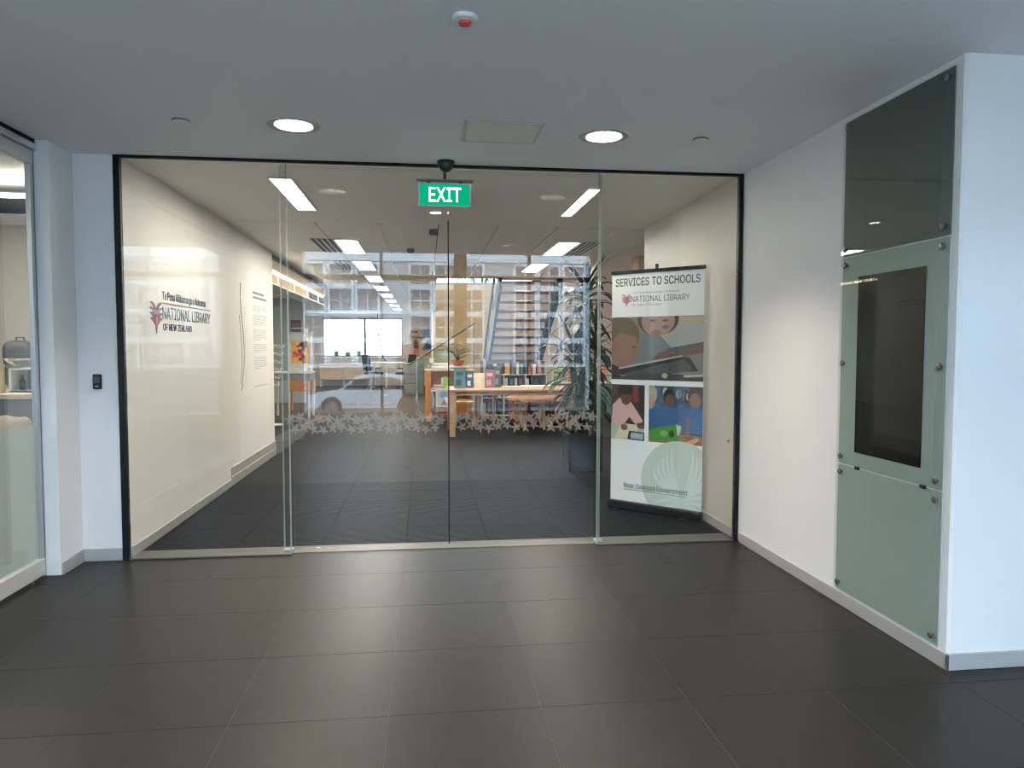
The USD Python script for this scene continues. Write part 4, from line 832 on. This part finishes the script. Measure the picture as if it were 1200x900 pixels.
# parked car
ca = thing('parked_car', 'silver car parked across the street, mirrored in the glass doors', 'car', (-1.88, -20.95, GZ), 0)
prof = Polygon([(-2.15, .28), (-2.2, .55), (-2.1, .72), (-1.2, .86), (1.35, .90), (2.1, .86), (2.2, .6), (2.15, .28)])
prof = prof.buffer(.06).buffer(-.06)
for wx in (-1.35, 1.25): prof = prof.difference(Point(wx, .31).buffer(.37, 20))
body = extr(prof, 1.70); obj('body', place(body, (0, .85, 0), (1, 0, 0), (0, 0, 1), (0, -1, 0)), 'car_paint', ca, smooth=30)
gh = Polygon([(-1.15, .86), (-.55, 1.36), (-.2, 1.43), (.8, 1.42), (1.3, 1.25), (1.75, .88)]); obj('cabin', place(extr(gh, 1.44), (0, .72, 0), (1, 0, 0), (0, 0, 1), (0, -1, 0)), 'car_paint', ca, smooth=20)
for s in (-1, 1):
    for wpl in (Polygon([(-.95, .92), (-.5, 1.30), (-.05, 1.35), (-.05, .92)]), Polygon([(.02, .92), (.02, 1.35), (.72, 1.34), (1.1, 1.2), (1.3, .92)])):
        obj('side_window', place(extr(wpl, .02), (0, s*.73+.01, 0), (1, 0, 0), (0, 0, 1), (0, -1, 0)), 'car_glass', ca)
    obj('door_seam', cat(box(-.03, -.02, s*.851-.002, s*.851+.002, .34, .86, .0005), box(.62, .63, s*.851-.002, s*.851+.002, .34, .86, .0005)), 'dark_grey', ca); obj('door_handle', cat(box(.42, .56, s*.86-.01, s*.86+.01, .72, .745)), 'chrome', ca); obj('sill_strip', box(-.9, .85, s*.853-.008, s*.853+.008, .40, .44), 'chrome', ca)
    for wx in (-1.35, 1.25):
        T = lambda m: place(m, (wx, s*.78, .31), (1, 0, 0), (0, 0, 1), (0, -1, 0))
        wh = obj('wheel', T(lathe(0, 0, [(.20, -.09), (.30, -.09), (.32, -.07), (.32, .07), (.30, .09), (.20, .09), (.20, -.09)], 32)), 'rubber', ca, smooth=30)
        obj('rim', T(cat([lathe(0, 0, [(.17, -.085), (.20, -.085), (.20, .085), (.17, .085), (.17, -.085)], 28), cyl(0, 0, -.06, .06, .05, 16)]+[box(-.02, .02, .03, .18, -.05, .05).apply_transform(trimesh.transformations.rotation_matrix(2*PI*k/5, (0, 0, 1))) for k in range(5)])), 'chrome', wh)
obj('headlight', cat(box(-2.18, -2.02, .45, .75, .60, .72), box(-2.18, -2.02, -.75, -.45, .60, .72)), 'chrome', ca); obj('tail_light', cat(box(2.08, 2.2, .5, .78, .62, .75), box(2.08, 2.2, -.78, -.5, .62, .75)), 'red', ca)
# trees outside the high strip window
for i, (x, y, h) in enumerate(((1.9, 19.6, 5.2), (4.9, 20.2, 5.6))):
    t = thing('tree', ['leafy green tree outside the high strip window, left', 'leafy green tree outside the high strip window, right'][i], 'tree', (x, y, GZ))
    obj('trunk', tube([(0, 0, 0), (.05, 0, 1.8), (0, .05, 3.4), (.05, 0, h)], [.12, .10, .08, .03], 8), 'trunk', t)
    for k in range(6):
        a = k*1.05; obj('branch', tube([(0, 0, 2.6+.35*k), (.6*math.cos(a), .6*math.sin(a), 3.2+.35*k), (1.1*math.cos(a), 1.1*math.sin(a), 3.5+.4*k)], [.05, .03, .012], 6), 'trunk', t)
    lf = []
    for k in range(900):
        p = nrng.normal(0, 1, 3)*[.62, .62, .8]+[0, 0, 4.5]; d = nrng.normal(0, 1, 3)
        if p[0]+x > .75: lf.append(leaf(p, d, .16, .08, .3, n=2))
    obj('crown', cat(lf), 'leaf_bright', t, kind='stuff')

# ------------------------------------------------------------------ photographer, mirrored in the glass
def body_mesh(bones, edge=.03, it=8):
    out = Manifold()
    for a, ra, b, rb in bones:
        s = [Manifold.sphere(r, 20).translate(list(map(float, p))) for p, r in ((a, ra), (b, rb))]
        out = out + Manifold.batch_hull(s)
    m = out.refine_to_length(edge).to_mesh(); m = trimesh.Trimesh(m.vert_properties[:, :3], m.tri_verts)
    trimesh.smoothing.filter_taubin(m, iterations=it); return m
pe = thing('person', 'person in brown trousers and boots with a small camera, mirrored in the glass doors', 'person', (-.13, -5.44, 0))
hipL, hipR, knL, knR, anL, anR = (-.10, 0, .92), (.10, 0, .92), (-.12, .03, .50), (.12, .04, .50), (-.13, -.02, .10), (.13, .02, .10)
shL, shR, elL, elR = (-.19, 0, 1.40), (.19, 0, 1.40), (-.24, .12, 1.17), (.26, .12, 1.17)
wrL, wrR = (.02, .27, 1.35), (.215, .27, 1.35)
bones = [((0, 0, .95), .145, (0, 0, 1.18), .135), ((0, 0, 1.15), .14, (0, -.01, 1.36), .13), ((-.13, 0, 1.39), .075, (.13, 0, 1.39), .075), ((0, 0, 1.40), .06, (0, .02, 1.50), .055),
    (shL, .065, elL, .048), (shR, .065, elR, .048), (elL, .046, wrL, .03), (elR, .046, wrR, .03),
    (hipL, .095, knL, .062), (hipR, .095, knR, .062), (knL, .06, anL, .042), (knR, .06, anR, .042), (hipL, .10, hipR, .10),
    (anL, .045, (-.15, .10, .05), .04), (anR, .045, (.16, .13, .05), .04), ((-.15, .08, .05), .04, (-.155, .15, .04), .032), ((.16, .1, .05), .04, (.175, .18, .04), .032),
    ((0, .02, 1.60), .095, (0, .035, 1.55), .085), ((0, .05, 1.52), .055, (0, .07, 1.50), .04), ((0, .13, 1.555), .012, (0, .115, 1.575), .008), ((-.085, .02, 1.56), .014, (-.087, .01, 1.585), .016), ((.085, .02, 1.56), .014, (.087, .01, 1.585), .016)]
for w_, s in ((wrL, 1), (wrR, -1)):
    w_ = np.array(w_); pc = w_+[0, .055, .012]; bones.append((w_, .026, pc, .03))
    for k in range(4):
        b0 = pc+[s*(-.018+.0), .01, .026-.018*k]; L = [.030, .034, .032, .026][k]; b1 = b0+[s*.02, L*.7, 0]; b2 = b1+[s*.028, L*.1, 0]; bones += [(b0, .0095, b1, .009), (b1, .009, b2, .008)]
    bones += [(w_+[0, .03, .0], .011, w_+[s*.035, .055, -.02], .010), (w_+[s*.035, .055, -.02], .010, w_+[s*.05, .075, -.012], .009)]
obj('body', body_mesh(bones, .02, 6), 'skin', pe, smooth=True)
tr = [((0, 0, .98), .155, (0, 0, .93), .155), (hipL, .115, knL, .088), (hipR, .115, knR, .088), (knL, .088, (-.13, -.01, .13), .078), (knR, .088, (.13, .03, .13), .078), (hipL, .12, hipR, .12)]
obj('trousers', body_mesh(tr, .04, 5), 'trousers', pe, smooth=True)
jk = [((0, 0, 1.0), .168, (0, 0, 1.18), .155), ((0, 0, 1.15), .158, (0, -.01, 1.36), .145), ((-.13, 0, 1.40), .085, (.13, 0, 1.40), .085), (shL, .08, elL, .062), (shR, .08, elR, .062), (elL, .06, tuple(np.array(wrL)*.92+np.array(elL)*.08), .042), (elR, .06, tuple(np.array(wrR)*.92+np.array(elR)*.08), .042)]
obj('jacket', body_mesh(jk, .04, 5), 'jacket', pe, smooth=True)
obj('hair', body_mesh([((0, -.01, 1.63), .092, (0, -.02, 1.60), .092), ((0, -.03, 1.60), .085, (0, -.03, 1.53), .07)], .025, 4), 'hair', pe, smooth=True)
for s, an in ((-1, anL), (1, anR)):
    o = np.array(an)*[1, 1, 0]; obj('boot', body_mesh([(o+[0, 0, .17], .06, o+[0, -.01, .07], .06), (o+[0, -.01, .055], .055, o+[s*.02, .14, .05], .048), (o+[s*.02, .13, .05], .048, o+[s*.028, .20, .042], .036)], .03, 4), 'boots', pe, smooth=True)
for s in (-1, 1): ey = obj('eye', trimesh.creation.icosphere(2, .011).apply_translation((s*.032, .112, 1.585)), 'white', pe, smooth=True); obj('pupil', trimesh.creation.icosphere(1, .0055).apply_translation((s*.032, .1195, 1.585)), 'black_plastic', pe)
obj('mouth', box(-.022, .022, .098, .110, 1.520, 1.527, .002), 'maroon_pale', pe)
cmr = thing('compact_camera', 'small black camera held up by the person mirrored in the glass doors', 'camera', (-.0, -5.135, 1.40)); obj('camera_body', box(-.055, .055, 0, .025, -.03, .035, .006), 'black_plastic', cmr); obj('lens', place(cyl(0, 0, 0, .02, .022, 24), (0, .025, .006), (1, 0, 0), (0, 0, -1), (0, 1, 0)), 'dark_grey', cmr)
